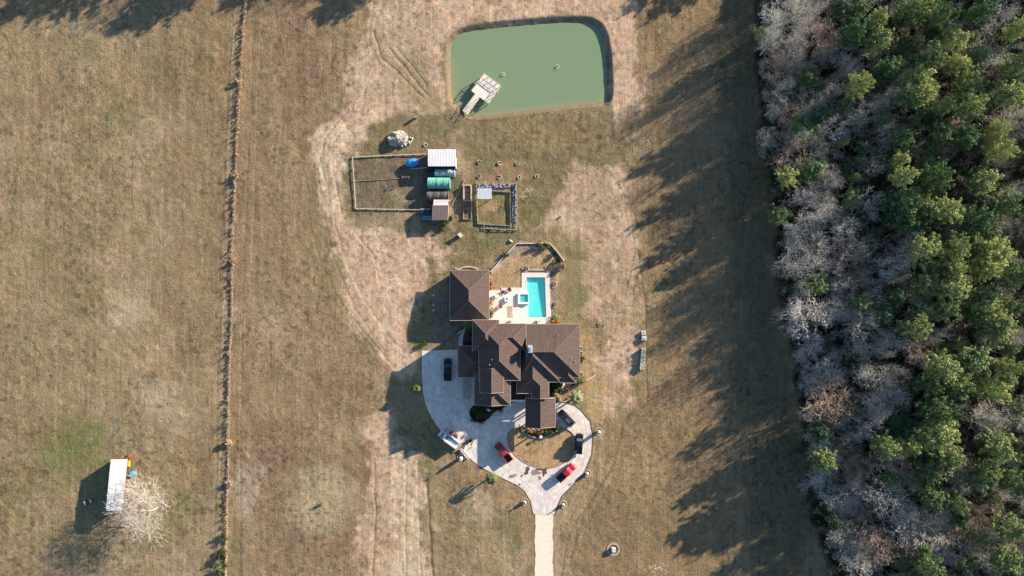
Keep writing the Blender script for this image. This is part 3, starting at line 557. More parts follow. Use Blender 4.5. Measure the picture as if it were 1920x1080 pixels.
# chimney and roof fittings
c = rc(990.2, 997.8, 648, 660.5, 9.5)
ch = MB().box(c[0], c[1], c[2], c[3], 6.4, 9.5).build('chimney', mat('chimney_stucco', (.62,.58,.53), .8, var=.08), house)
MB().box(c[0]-.1, c[1]+.1, c[2]-.1, c[3]+.1, 9.503, 9.62).build('chimney_cap', mat('cap_metal', (.66,.66,.66), .4, .3), ch); MB().box(c[0]+.25, c[1]-.25, c[2]+.4, c[3]-.4, 9.623, 9.85).build('flue', mat('cap_metal2', (.5,.52,.55), .4, .5), ch)
pipe = mat('vent_pipe', (.65,.63,.6), .5)
def vent(px, py, z, hh=.5): x, y = P(px, py, z); MB().cyl((x-org[0], y-org[1], z-.6), (x-org[0], y-org[1], z+hh), .09, n=8).build('vent_pipe', pipe, house)
for px, py, z in [(1046,628,7.0),(1071.5,672.5,6.6),(1079,677,6.2),(1070,684,6.8),(922,674,8.6),(918,684,8.6),(925.5,745,7.5),(849,562,3.6)]: vent(px, py, z) if px > 860 else None
for px in (935, 952, 968, 1000, 1020, 1045, 1065): window(house, P(px, 0)[0]-org[0], (ext['BN'][3]-.55 if px < 986 else ext['D'][3]-.55), 1.0, 1.5, 1.5, 'N')
for py in (625, 645, 668, 690): window(house, ext['D'][1]-.55, P(0, py)[1]-org[1], 1.0, 1.2, 1.5, 'E'); window(house, ext['D'][1]-.55, P(0, py)[1]-org[1], 3.4, 1.2, 1.2, 'E')
for py in (722, 732): window(house, ext['F1'][1]-.55, P(0, py)[1]-org[1], 1.0, 1.0, 1.5, 'E')
for py in (616, 640): window(house, ext['B1'][0]+.55, P(0, py)[1]-org[1], 4.3, 1.0, 1.4, 'W')
for px in (905, 922, 940): window(house, P(px, 0)[0]-org[0], ext['G'][2]+.55, .9, 1.2, 1.5, 'S')
gd = mat('garage_door', (.36,.31,.26), .6, var=.05)
for py in (664, 690): window(house, ext['WG'][0]+.55, P(0, py)[1]-org[1], .02, 2.7, 2.3, 'W', 'garage_door', gd)
window(house, P(1010, 0)[0]-org[0], ext['F2'][2]+.55, .05, 1.6, 2.5, 'S', 'front_door', doorm)
# detached building
ob = P(880, 553); gh = empty('pool_house', (ob[0], ob[1], 0), 0, 'detached low building with a hipped brown metal roof left of the pool', 'outbuilding')
eb = block(gh, ob, 843.8, 916.8, 507, 600.6, 3.0)
for py in (530, 560, 580): window(gh, eb[1]-.55, P(0, py)[1]-ob[1], .6, 1.6, 1.8, 'E')
for px in (860, 895): window(gh, P(px, 0)[0]-ob[0], eb[3]-.55, .9, 1.4, 1.3, 'N')
window(gh, eb[0]+.55, P(0, 545)[1]-ob[1], .05, 1.0, 2.1, 'W', 'door', doorm)
# ---------------------------------------------------------------- simple sheds
metalw = mat('white_sheet_metal', (.88,.87,.86), .45, var=.03, scale=1)
def corr(name, colr, pitch=.3, rot=0.0):
    m = mat(name, colr, .45, var=.08); n = m.node_tree; b = n.nodes['Principled BSDF']; tc = n.nodes.new('ShaderNodeTexCoord'); wv = n.nodes.new('ShaderNodeTexWave'); wv.inputs['Scale'].default_value = 1/pitch*.314; mp = n.nodes.new('ShaderNodeMapping'); mp.inputs['Rotation'].default_value[2] = rot
    n.links.new(tc.outputs['Object'], mp.inputs[0]); n.links.new(mp.outputs[0], wv.inputs[0]); bp = n.nodes.new('ShaderNodeBump'); bp.inputs['Distance'].default_value = .018; n.links.new(wv.outputs['Fac'], bp.inputs['Height']); n.links.new(bp.outputs[0], b.inputs['Normal']); return m
def obox_from(pTL, pTR, pBR, pBL, z):
    return [P(*p, z) for p in (pTL, pTR, pBR, pBL)]
def polyslab(name, pts, z0s, z1s, m, parent):   # quad slab with corner heights
    bm = bmesh.new(); a = [bm.verts.new((x, y, z)) for (x, y), z in zip(pts, z1s)]; c = [bm.verts.new((x, y, z)) for (x, y), z in zip(pts, z0s)]
    bm.faces.new(a); bm.faces.new(c[::-1])
    for i in range(4): bm.faces.new((a[i], c[i], c[(i+1) % 4], a[(i+1) % 4]))
    bmesh.ops.recalc_face_normals(bm, faces=bm.faces[:]); me = bpy.data.meshes.new(name); bm.to_mesh(me); bm.free(); me.materials.append(m); return link(name, me, parent)
def shed(name, label, quad, z, roofm, wallm_, slope=(0,0,0,0), cat='shed', post=False, over=.25, fasm=None):
    pts = obox_from(*quad, z); cx_ = sum(p[0] for p in pts)/4; cy_ = sum(p[1] for p in pts)/4
    e = empty(name, (cx_, cy_, 0), 0, label, cat); L = [(x-cx_, y-cy_) for x, y in pts]; zs = [z+s_ for s_ in slope]
    polyslab('roof', L, [q-.08 for q in zs], zs, roofm, e)
    if fasm:
        f = MB()
        for i in range(4):
            a = L[i]; b_ = L[(i+1) % 4]; f.cyl((a[0], a[1], zs[i]-.1), (b_[0], b_[1], zs[(i+1) % 4]-.1), .07, n=6)
        f.build('edge_trim', fasm, e)
    In = [(x*(1-over/ max(abs(x), .01)), y*(1-over/max(abs(y), .01))) for x, y in L]
    if post:
        for i, (x, y) in enumerate(In): MB().box(x-.07, x+.07, y-.07, y+.07, 0, zs[i]-.083).build('post', wallm_, e)
    else: polyslab('wall', In, [0]*4, [q-.083 for q in zs], wallm_, e)
    return e, L
brownm = mat('brown_fascia', (.10,.045,.03), .7)
e, L = shed('barn', 'long white roofed barn standing alone in the lower left field', [(207.8,861.4),(239.4,860.6),(231,956.4),(200,957)], 3.1, metalw, mat('barn_wall', (.11,.055,.04), .8, var=.1), (.0,.1,.5,.4), 'barn', post=True, fasm=brownm)
q = MB(); q.bm.free()
bw = mat('barn_wall', (.11,.055,.04), .8)
polyslab('wall', [L[0], (L[0][0]+.1, L[0][1]), (L[3][0]+.1, L[3][1]), L[3]], [0]*4, [3.0,3.0,3.38,3.38], bw, e)
for a_, b_ in ((L[3], L[2]),):
    sg = -.1 if a_ is L[0] else .1; polyslab('end_wall', [(a_[0]+.12, a_[1]), (a_[0]+(b_[0]-a_[0])*.6, a_[1]+(b_[1]-a_[1])*.6), (a_[0]+(b_[0]-a_[0])*.6, a_[1]+(b_[1]-a_[1])*.6+sg), (a_[0]+.12, a_[1]+sg)], [0]*4, [2.95]*4, bw, e)
shed('livestock_shed', 'white flat roofed shed at the top corner of the pen', [(802.2,281),(854,281),(854,311.5),(802.5,311.5)], 2.5, corr('white_corrugated', (.88,.87,.85), .4), mat('shed_wood', (.22,.15,.10), .9, var=.2), (.35,.35,0,0), fasm=white)
shed('shed_annex', 'narrow white lean-to against the right side of the livestock shed', [(854.3,296),(856.2,296),(856,316),(854.3,316)], 1.9, metalw, mat('shed_wood', (.22,.15,.10)), over=.03)
shed('coop', 'shed with brown ribbed roof and a white strip at its top end', [(811.5,385),(841,385),(839.5,412.5),(809.5,412.5)], 2.2, corr('brown_corrugated', (.21,.155,.155), .45), mat('coop_wall', (.5,.46,.42), .8, var=.1), (.3,.3,0,0), 'coop', fasm=mat('pale_trim', (.5,.46,.45), .6))
e = bpy.data.objects['coop']; pts = obox_from((813,374.3),(842,374.3),(841.5,384.8),(812.5,384.8), 2.3); polyslab('roof_extension', [(x-e.location.x, y-e.location.y) for x, y in pts], [2.35]*4, [2.1,2.1,2.5,2.5], mat('cream_sheet', (.70,.64,.58), .6, var=.04), e); 
for (x, y) in pts[:2]: MB().box(x-e.location.x-.05, x-e.location.x+.05, y-e.location.y-.1, y-e.location.y, 0, 2.1).build('post', framem, e)
MB().box(-.5, .1, -.02, .06, 0, 1.7, Matrix.Translation((0, (P(0,412.5,2.2)[1]-e.location.y)+.2, 0))).build('door', mat('dark_door', (.03,.03,.035)), e)
shed('goat_shelter', 'small white roofed shelter inside the square garden pen', [(895.5,353.2),(922,353.2),(922,373),(894.5,373)], 2.0, corr('pale_corrugated', (.62,.66,.70), .5), mat('grey_timber', (.25,.23,.21), .9, var=.2), (.2,.2,0,0), 'shelter', post=True)
shed('tool_hut', 'tiny pale roofed hut set at an angle between the gardens', [(857.5,440),(862.5,435.5),(868.5,441.5),(863.5,446)], 1.15, mat('pale_sheet', (.62,.62,.63), .5, var=.05), mat('hut_wall', (.35,.33,.30), .9), (.1,.1,0,0), 'hut', over=.08)
# ---------------------------------------------------------------- hoop tunnels
def tunnel(label, px0, px1, py0, py1, h, m, ribs=0, ribm=None):
    x0, x1, y0, y1 = rectw(px0, px1, py0, py1, h*.6); ln = x1-x0; r = (y1-y0)/2; n_ = 14
    e = empty('hoop_tunnel', ((x0+x1)/2, (y0+y1)/2, 0), 0, label, 'hoop house', 'hoop tunnels beside the pen')
    prof = [(r, 0)] + [(r*math.cos(R(a)), h*(.25+.75*math.sin(R(a)))) for a in np.linspace(0, 180, n_)] + [(-r, 0)]
    rr = random.Random(px0); bm = bmesh.new(); rows = []; NX = 14
    for i in range(NX+1):
        x = -ln/2 + ln*i/NX; sag = .05*math.sin(i*1.3)+rr.uniform(-.03, .03)
        rows.append([bm.verts.new((x, a, max(0, b_+sag if b_ > .1 else b_))) for a, b_ in prof])
    for a, c_ in zip(rows, rows[1:]):
        for k in range(len(a)-1): bm.faces.new((a[k], a[k+1], c_[k+1], c_[k]))
    bm.faces.new(rows[0]); bm.faces.new(rows[-1][::-1]); bmesh.ops.recalc_face_normals(bm, faces=bm.faces[:]); me = bpy.data.meshes.new('cover'); bm.to_mesh(me); bm.free(); me.materials.append(m); link('cover', me, e)
    for k in range(ribs):
        x = -ln/2 + ln*(k+.02)/(ribs-1)*.98; o = MB()
        for a, c_ in zip(prof, prof[1:]): o.cyl((x, a[0]*1.01, a[1]+.03), (x, c_[0]*1.01, c_[1]+.03), .035, n=5)
        o.build('rib', ribm, e)
    return e
tunnel('green covered hoop tunnel, brightest of the row beside the pen', 802.5, 844, 332, 353.5, 2.0, mat('green_tarp', (.10,.36,.28), .6, col2=(.16,.50,.42), scale=.9, bump=.06, bscale=1.6), 5, mat('pale_rib', (.45,.62,.5), .6))
tunnel('hoop tunnel with silvery cover just below the livestock shed', 815.5, 853, 316, 331, 1.7, mat('silver_tarp', (.30,.36,.42), .45, col2=(.42,.48,.55), scale=1.2, bump=.05, bscale=1.6), 4, mat('grey_rib', (.5,.55,.6), .5))
tunnel('short black mesh hoop tunnel left of the silvery one', 800, 815, 318, 331.5, 1.5, mat('black_mesh', (.035,.037,.04), .8, var=.2), 3, mat('dark_rib', (.05,.05,.05), .6))
tunnel('dark grey hoop tunnel between the green tunnel and the brown roofed coop', 800.5, 841, 358.5, 377, 1.8, mat('grey_tarp', (.10,.092,.092), .8, var=.25, scale=.8, bump=.05, bscale=1.5), 4, mat('dark_rib', (.05,.05,.05)))
# blue wrapped stacks beside coop
bt = mat('navy_tarp', (.035,.05,.075), .6, var=.2, bump=.05, bscale=2); bt2 = mat('blue_tarp', (.10,.22,.34), .5, var=.2, bump=.05, bscale=2)
for lab, q_, z, m in (('low crate under a dark navy tarp, upper of the two beside the coop', (788,808,391.5,404), 1.5, bt), ('low crate under a blue tarp, lower of the two beside the coop', (790.5,809,404.8,412.5), 1.1, bt2)):
    x0, x1, y0, y1 = rectw(*q_, z); e = empty('covered_crate', ((x0+x1)/2, (y0+y1)/2, 0), 0, lab, 'crate', 'tarp covered crates beside the coop'); hx, hy = (x1-x0)/2, (y1-y0)/2
    MB().box(-hx, hx, -hy, hy, .1, z, bev=.15, top=.93).build('tarp', m, e); MB().box(-hx*.95, hx*.9, hy*.86, hy*1.0, z+.0, z+.03).build('rim', white, e)
    MB().box(-hx*.97, hx*.97, -hy*.97, hy*.97, 0, .1).build('base', mat('grey_timber', (.25,.23,.21)), e)
# blue cover
e = empty('water_trough', P3(772.5, 305, 1.2, 0), R(12), 'bright blue covered tank standing in the pen beside the shed', 'tank')
bl = mat('bright_blue', (.02,.23,.62), .45, col2=(.05,.36,.80), scale=.8, bump=.12, bscale=1.3)
MB().ball((0,0,.75), 1.0, 3, (1.75,1.05,.62), .03, 2).build('cover', bl, e, True); MB().cyl((0,0,.0), (0,0,.4), .9, n=16).build('base', mat('grey_timber', (.25,.23,.21)), e)
# ---------------------------------------------------------------- fences
wood = mat('weathered_wood', (.34,.27,.20), .9, var=.2, scale=2); palew = mat('pale_wood', (.52,.44,.34), .9, var=.15, scale=2); darkw = mat('dark_mesh', (.06,.055,.06), .9, var=.3)
def fence(name, label, pts, h, m, wd=.12, post=3.0, postw=.12, rails=(.35,.7,1.0), z=None, cat='fence', solid=False, jit=0.0, group=None, rh=.05):
    P0 = P(*pts[0]); e = empty(name, (P0[0], P0[1], 0), 0, label, cat, group); r_ = random.Random(len(pts)+int(pts[0][0])); rl = MB()
    for a, b_ in zip(pts, pts[1:]):
        A = Vector((*P(*a), 0)) - Vector((*P0, 0)); B = Vector((*P(*b_), 0)) - Vector((*P0, 0)); L_ = (B-A).length; N_ = max(1, round(L_/post)); d = (B-A)/L_
        ang = math.atan2(d.y, d.x)
        for k in range(N_):
            p_ = A + d*(L_*k/N_); hh = h*(1.08+r_.uniform(-jit, jit)); MB().box(-postw/2, postw/2, -postw/2, postw/2, -.1, hh, Matrix.Translation(p_) @ Matrix.Rotation(ang, 4, 'Z')).build('post', m, e)
        M = Matrix.Translation(A) @ Matrix.Rotation(ang, 4, 'Z')
        if solid: rl.box(postw/2, L_, -wd/2, wd/2, 0, h, M)
        else:
            for q_ in rails: rl.box(0, L_, -wd/2, wd/2, h*q_-rh, h*q_+rh, M)
    rl.build('rails' if not solid else 'panel', m, e); return e
fence('pen_fence', 'weathered rail fence around three sides of the livestock pen', [(797,289),(720,292),(661,295),(664,340),(667.5,391),(730,392.5),(795,393.5)], .30, palew, .22, 2.6, .26, rails=(.9,), jit=.05)
fence('pen_divider', 'thin wire divider fence crossing the livestock pen', [(664.5,340),(700,338),(744,335),(755,334)], .14, wood, .10, 2.6, .12, rails=(.7,))
fence('garden_fence', 'grey board fence around the square garden pen', [(893.5,346),(894,360),(896,420),(957,424),(956.5,360),(894,356)], .42, mat('grey_board', (.36,.34,.32), .9, var=.15), .10, 2.4, .14)
fence('outer_garden_fence', 'pale post fence around the outside of the square garden', [(893.5,343.5),(969,344),(969.3,431),(908,429),(908,420)], .5, palew, .10, 2.2, .24, rails=(.95,))
bmul = mat('black_sheeting', (.055,.058,.068), .8, col2=(.20,.20,.23), scale=2.2, bump=.15, bscale=2)
def lump_strip(name, label, x0p, x1p, y0p, y1p, h, m, seed, cat, nx_=None):
    x0, x1, y0, y1 = rectw(x0p, x1p, y0p, y1p, h*.5); cx_, cy_ = (x0+x1)/2, (y0+y1)/2; W_, L_ = x1-x0, y1-y0; nx2 = max(4, int(W_/.35)); ny2 = max(4, int(L_/.35)); r_ = random.Random(seed); bm = bmesh.new(); g = []
    for i in range(nx2+1):
        row = []
        for j in range(ny2+1):
            ed = 0 if i in (0, nx2) or j in (0, ny2) else 1
            row.append(bm.verts.new((-W_/2+W_*i/nx2+r_.uniform(-.08,.08), -L_/2+L_*j/ny2+r_.uniform(-.08,.08), -.05 if not ed else h*r_.uniform(.35, 1.1))))
        g.append(row)
    for i in range(nx2):
        for j in range(ny2): bm.faces.new((g[i][j], g[i+1][j], g[i+1][j+1], g[i][j+1]))
    me = bpy.data.meshes.new(name); bm.to_mesh(me); bm.free(); me.materials.append(m); o = link(name, me, None, (cx_, cy_, 0)); return tag(o, label, cat)
lump_strip('garden_bed', 'crumpled grey sheeting bed along the top of the square garden', 895, 957, 345, 354, .35, mat('grey_sheeting', (.13,.13,.15), .8, col2=(.30,.30,.34), scale=2.0), 1, 'garden bed')
lump_strip('garden_bed', 'crumpled black bed down the right side of the square garden', 958.5, 968, 345, 418, .45, bmul, 2, 'garden bed')
lump_strip('garden_bed', 'crumpled black bed along the bottom of the square garden', 909, 968, 425, 430, .35, bmul, 3, 'garden bed')
for k, (a, b_, lab, h) in enumerate([(346,377,'raised planter box with pale walls, upper one left of the square garden', .8), (378,411.5,'lower raised planter box left of the square garden', .45)]):
    x0, x1, y0, y1 = rectw(868.2, 884.3, a, b_, h); cx_, cy_ = (x0+x1)/2, (y0+y1)/2; hx, hy = (x1-x0)/2, (y1-y0)/2
    e = empty('planter_box', (cx_, cy_, 0), 0, lab, 'planter', 'raised planter boxes'); t_ = .30 if k == 0 else .12
    slab('frame', [(-hx,-hy),(hx,-hy),(hx,hy),(-hx,hy)], [[(-hx+t_,-hy+t_),(hx-t_,-hy+t_),(hx-t_,hy-t_),(-hx+t_,hy-t_)]], 0, h, palew if k == 0 else wood, e)
    MB().box(-hx+t_, hx-t_, -hy+t_, hy-t_, 0, h*.35).build('soil', mat('soil', (.12,.08,.05), 1, col2=(.34,.24,.17), scale=1.5), e)
# small bits of poles
def pole_lying(name, label, a, b_, r, z, m, cat, up=None):
    A = P3(*a, 0, z); B = P3(*b_, 0, z if up is None else up); o = MB(); o.cyl((0,0,0), B-A, r, n=8); o_ = o.build(name, m, loc=A); return tag(o_, label, cat)
pole_lying('long_pole', 'long pale pole lying slanted beside the raised planters', (872,337), (848,383), .07, .10, palew, 'pole')
pole_lying('white_pipe', 'white pipe lying on the grass right of the house', (1100,713.5), (1117,703.5), .09, .12, white, 'pipe')
pole_lying('white_rail', 'thin white rail at the edge of the pen below the blue tank', (770,317.5), (801,315), .05, .6, white, 'rail')
pole_lying('garden_rope', 'thin pale line on the ground above the detached building', (899.5,505), (899,432), .035, .03, palew, 'rope')
tag(strip('stone_edging', [(853,503),(862,505),(868,501),(880,500),(890,502),(897,505)], .35, 0, .2, mat('pale_stone', (.55,.47,.38), .9, var=.2)), 'ragged pale stone edging at the top of the detached building', 'edging')
e = empty('swing_frame', P3(762, 334), 0, 'metal frame of a swing standing in the livestock pen', 'swing frame'); grey = mat('galvanised', (.5,.5,.5), .4, .4)
for (x, y) in ((-.9,.5),(-.9,-.5),(.9,.5),(.9,-.5)): MB().cyl((x, y, 0), (x*.9, 0, 1.7), .05, n=6).build('leg', grey, e)
MB().cyl((-.9,0,1.7), (.9,0,1.7), .06, n=6).build('crossbar', grey, e); MB().box(-.25,.25,-.12,.12,.5,.55).build('swing_seat', darkw, e)
for x in (-.2,.2): MB().cyl((x,0,.52),(x,0,1.7),.015,n=4).build('chain', grey, e)
# garden edging wall round the lawn
edge_m = mat('edging_stone', (.66,.60,.52), .85, var=.1)
tag(strip('garden_wall', [(918.7,510.7),(934,494),(949,477),(968.7,456.7),(1000,456.3),(1030.7,456),(1045,472.5),(1058.5,490.4)], .22, -.1, .35, edge_m), 'low pale wall bordering the lawn above the pool', 'wall')
tag(strip('pool_edging', [(978,503),(986,504.5)], .18, -.1, .18, edge_m), 'short pale edging beside the left planter above the pool', 'edging')
tag(strip('pool_edging', [(991,506.3),(1021,506.3)], .18, -.1, .18, edge_m), 'straight pale edging between the two planters above the pool', 'edging')
tag(strip('bed_edging', [(1046,729),(1058,729.5),(1072,727),(1081,724),(1085,718)], .2, -.1, .2, edge_m), 'curved pale edging of the bed at the lower right corner of the house', 'edging')
tag(strip('bed_edging', [(977,799),(979,808),(987,814),(998,819),(1010,822),(1024,818.5),(1035,813),(1045,808),(1049,800)], .2, -.1, .22, mat('grey_edging', (.40,.38,.36), .9, var=.2)), 'curved grey edging of the planted bed below the portico', 'edging')
tag(strip('bed_edging', [(921,779),(932,780),(942,775),(944,768)], .15, -.1, .16, mat('grey_edging', (.40,.38,.36), .9)), 'small curved grey edging in the bed below the garage', 'edging')
tag(strip('privacy_wall', [(856.5,627),(862,623),(872,617.5)], .22, 0, .9, edge_m), 'short pale wall slanting out between the house and the detached building', 'wall')
# ---------------------------------------------------------------- dock
dw = mat('dock_wood', (.74,.67,.57), .8, col2=(.84,.77,.68), scale=3, bump=.01); rw = mat('dock_rail', (.55,.45,.34), .8, var=.1); shm = mat('rail_shadow', (.2,.2,.19), .9)
DP = P(911, 168); dk = empty('dock', (DP[0], DP[1], -.8), 0, 'pale wooden dock with square platform reaching into the green pond', 'dock')
ang = math.atan2(-(213-186)*-1, 0); d = Vector((*P(895,180.5), 0)) - Vector((*P(871,213), 0)); ang = math.atan2(d.y, d.x)
M = Matrix.Rotation(ang, 4, 'Z')
def hx_(a): return a
z_ = 1.1
MB().box(-2.6, 3.0, -2.75, 2.75, z_-.12, z_, M).build('deck', dw, dk)
tl = Vector((*P(883.5, 197), 0)) - Vector((*DP, 0)); tl = M.inverted() @ tl
MB().box(-8.2, -2.6, tl.y-.75, tl.y+.75, z_-.12, z_-.004, M).build('walkway', dw, dk)
for (x0,x1,y0,y1) in ((-2.6,3.0,2.65,2.75),(-2.6,3.0,-2.75,-2.65),(2.9,3.0,-2.64,2.64)):
    MB().box(x0,x1,y0,y1,z_+.85,z_+.93,M).build('handrail', rw, dk)
for (y,) in ((tl.y-.7,),(tl.y+.7,)): MB().box(-8.2,-2.6,y-.05,y+.05,z_+.85,z_+.93,M).build('handrail', rw, dk)
for y in (tl.y-.7, tl.y+.7):
    for x in (-8.1,-6.3,-4.5,-2.75): MB().box(x-.07,x+.07,y-.071,y+.071,-.9,z_+.85,M).build('post', rw, dk)
for x in (-2.5,-.6,1.2,2.9):
    for y in (-2.7, 2.7): MB().box(x-.08,x+.08,y-.08,y+.08,-1.2,z_+.9,M).build('post', rw, dk)
for y in (-1.4, -.0, 1.4): MB().box(2.84,2.99,y-.07,y+.07,-1.2,z_+.84,M).build('post', rw, dk)
for x in (.5,1.7): MB().box(x-.05,x+.05,-2.6,2.6,z_+.003,z_+.02,M).build('railing_shadow', shm, dk)  # dark strips laid on the deck as a painted shadow of the front railing
for y in (-1.5,-.2,1.1): MB().box(.56,2.85,y-.05,y+.05,z_+.004,z_+.022,M).build('railing_shadow', shm, dk)
# ---------------------------------------------------------------- vehicles
tyre = mat('tyre', (.02,.02,.02), .9); rim = mat('rim', (.35,.35,.37), .3, .6); vg = mat('car_glass', (.07,.10,.12), .05, spec=.9); lens = mat('headlight', (.7,.7,.7), .1); tail = mat('tail_light', (.35,.01,.01), .3); chrome = mat('chrome', (.5,.5,.5), .2, .8)
def paint(name, c): return mat(name, c, .28, var=.04, scale=1, spec=.6)
def vehicle(name, label, px, py, dx, dy, paint_m, kind='pickup', L_=5.8, W_=1.98, cover=None, cat='pickup truck', bedm=None):
    ang = math.atan2(-dy, dx); e = empty(name, P3(px, py, .9, .075), ang, label, cat); h2 = L_/2; w2 = W_/2
    if kind == 'pickup':
        prof = [(-h2,.5),(-h2,1.02),(-.55,1.05),(.95,1.12),(h2-.5,1.08),(h2-.12,.95),(h2,.75),(h2,.45),(-h2,.45)]
        b_ = MB(); bx0 = -h2+.1; bx1 = -.85
        b_.prism([(-.75,.45),(-.75,1.08),(1.0,1.12),(h2-.5,1.08),(h2-.15,.95),(h2,.75),(h2,.45)], -w2, w2, taper=lambda z: max(0,(z-.75))*.18, bev=.05)
        b_.box(-h2, -.752, -w2, -w2+.16, .45, 1.2, bev=.03).box(-h2, -.752, w2-.16, w2, .45, 1.2, bev=.03).box(-h2, -h2+.10, -w2+.162, w2-.162, .45, 1.18)
        body = b_.build('body', paint_m, e, False)
        MB().box(-h2+.102, -.76, -w2+.162, w2-.162, .62, .74).build('bed_floor', bedm or mat('bed_liner', (.03,.03,.033), .8, var=.2), e)
        if cover: MB().box(-h2+.06, -.76, -w2+.1, w2-.1, 1.203, 1.24, bev=.01).build('bed_cover', cover, e)
        cab = (-.75, 1.25); zt = 1.86
        gh_ = [(-.78,1.08),(-.62,zt-.06),(-.45,zt),(.62,zt),(.85,zt-.07),(1.42,1.10)]
        MB().prism(gh_, -w2+.10, w2-.10, taper=lambda z: max(0,(z-1.1))*.26, bev=.05).build('cab', paint_m, e)
        MB().prism([(.86,zt-.06),(1.40,1.135),(1.43,1.15),(.90,zt-.045)], -w2+.26, w2-.26, taper=lambda z: (z-1.1)*.15).build('windshield', vg, e)
        MB().prism([(-.79,1.20),(-.66,zt-.12),(-.69,zt-.11),(-.82,1.2)], -w2+.3, w2-.3).build('rear_window', vg, e)
        for s_ in (-1, 1):
            y_ = s_*(w2-.145); MB().prism([(-.55,1.2),(-.5,1.68),(.62,1.68),(1.08,1.2)], min(y_, y_+s_*.03), max(y_, y_+s_*.03)).build('side_window', vg, e)
        mirror_x = 1.05; wx_ = (h2-1.0, -h2+1.25)
    else:
        b_ = MB().prism([(-h2,.45),(-h2,.95),(-h2+.12,1.1),(1.0,1.12),(h2-.5,1.02),(h2-.12,.88),(h2,.7),(h2,.42)], -w2, w2, taper=lambda z: max(0,(z-.75))*.2, bev=.06); b_.build('body', paint_m, e)
        zt = 1.78
        MB().prism([(-h2+.1,1.1),(-h2+.45,zt-.08),(-h2+.7,zt),(.45,zt),(.72,zt-.07),(1.4,1.1)], -w2+.1, w2-.1, taper=lambda z: max(0,(z-1.1))*.28, bev=.06).build('cab', paint_m, e)
        MB().prism([(.73,zt-.06),(1.38,1.135),(1.42,1.15),(.77,zt-.045)], -w2+.27, w2-.27, taper=lambda z: (z-1.1)*.15).build('windshield', vg, e)
        MB().prism([(-h2+.13,1.2),(-h2+.4,zt-.14),(-h2+.36,zt-.12),(-h2+.09,1.2)], -w2+.3, w2-.3).build('rear_window', vg, e)
        for s_ in (-1, 1):
            y_ = s_*(w2-.145); MB().prism([(-h2+.4,1.2),(-h2+.6,1.62),(.5,1.62),(.98,1.2)], min(y_, y_+s_*.03), max(y_, y_+s_*.03)).build('side_window', vg, e)
            MB().box(-h2+.7, .3, s_*(w2-.42)-.02, s_*(w2-.42)+.02, zt+.02, zt+.06).build('roof_rail', chrome, e)
        MB().box(-1.3,.2,-.42,.42,zt+.001,zt+.006).build('sunroof', vg, e)
        mirror_x = .95; wx_ = (h2-.95, -h2+1.0)
    for x in wx_:
        for s_ in (-1, 1):
            wo = MB().cyl((x, s_*(w2-.27), .39), (x, s_*(w2+.01), .39), .39, n=18).build('wheel', tyre, e); MB().cyl((x, s_*(w2+.011), .39), (x, s_*(w2+.03), .39), .24, n=14).build('rim', rim, wo)
    for s_ in (-1, 1):
        MB().box(h2-.12,h2+.01,s_*(w2-.3)-.17,s_*(w2-.3)+.17,.68,.86).build('headlight', lens, e); MB().box(-h2-.015,-h2+.06,s_*(w2-.12)-.09,s_*(w2-.12)+.09,.75,1.1).build('tail_light', tail, e)
        MB().box(mirror_x-.08,mirror_x+.1,s_*(w2+.1)-.12,s_*(w2+.1)+.12,1.1,1.3,bev=.02).build('mirror', paint_m, e)
    MB().box(h2-.05,h2+.1,-w2+.08,w2-.08,.38,.62,bev=.03).build('bumper', chrome, e); MB().box(-h2-.12,-h2+.0,-w2+.08,w2-.08,.4,.6,bev=.03).build('bumper', chrome, e)
    return e
blk = paint('black_paint', (.010,.012,.016)); red = paint('red_paint', (.50,.012,.03)); dred = paint('maroon_paint', (.30,.03,.045))
vehicle('pickup_truck', 'black pickup parked on the concrete left of the house', 839.5, 693, 0, -41, blk, cover=mat('black_cover', (.015,.015,.017), .6))
vehicle('pickup_truck', 'dark red pickup with open bed parked in the house shadow', 944, 848.5, -26, -33, dred)
vehicle('pickup_truck', 'bright red pickup with black bed cover on the circular drive', 1061.5, 886, 29, -27, red, cover=mat('black_cover', (.015,.015,.017)))
vehicle('pickup_truck', 'black pickup on the right curve of the drive beside the island', 1085.5, 832, 3, -37, blk, L_=5.3, bedm=mat('grey_liner', (.07,.07,.075), .7))
vehicle('suv', 'black SUV parked right of the portico', 1062, 784.5, -25, -25, blk, 'suv', 5.0, 1.95, cat='car')
# white utility truck
ang = math.atan2(-(811.5-835.6), 825.5-859); e = empty('utility_truck', P3(841.5, 823.5, 1.2, .075), ang, 'white service truck with a long open body on the left edge of the drive', 'truck')
wp_ = paint('white_truck_paint', (.72,.74,.76)); bx = paint('bed_blue', (.28,.42,.55))
MB().prism([(1.3,.5),(1.3,1.25),(1.9,1.25),(2.75,1.15),(2.95,.9),(2.95,.5)], -.95, .95, taper=lambda z: max(0,z-.8)*.25, bev=.09).build('hood', wp_, e)
MB().prism([(.9,.5),(.9,1.9),(1.15,2.0),(1.75,1.98),(2.1,1.26),(1.32,1.26),(1.32,.5)], -.96, .96, taper=lambda z: max(0,z-1.1)*.2, bev=.05).build('cab', wp_, e)
MB().prism([(1.80,1.93),(2.12,1.29),(2.16,1.3),(1.84,1.95)], -.75, .75).build('windshield', vg, e)
for s_ in (-1,1):
    MB().box(1.0,1.6,s_*.90-.02,s_*.90+.02,1.35,1.8).build('side_window', vg, e); MB().box(1.75,1.9,s_*1.15-.12,s_*1.15+.12,1.3,1.6).build('mirror', wp_, e); MB().box(2.9,2.97,s_*.7-.15,s_*.7+.15,.75,.95).build('headlight', lens, e)
MB().box(-2.9,.85,.42,1.0,.55,1.75,bev=.03).build('side_box', wp_, e)   # right side when facing the front is -y; sunlit side box
MB().box(-2.9,.85,-1.0,-.72,.55,1.45,bev=.03).build('side_box', wp_, e)
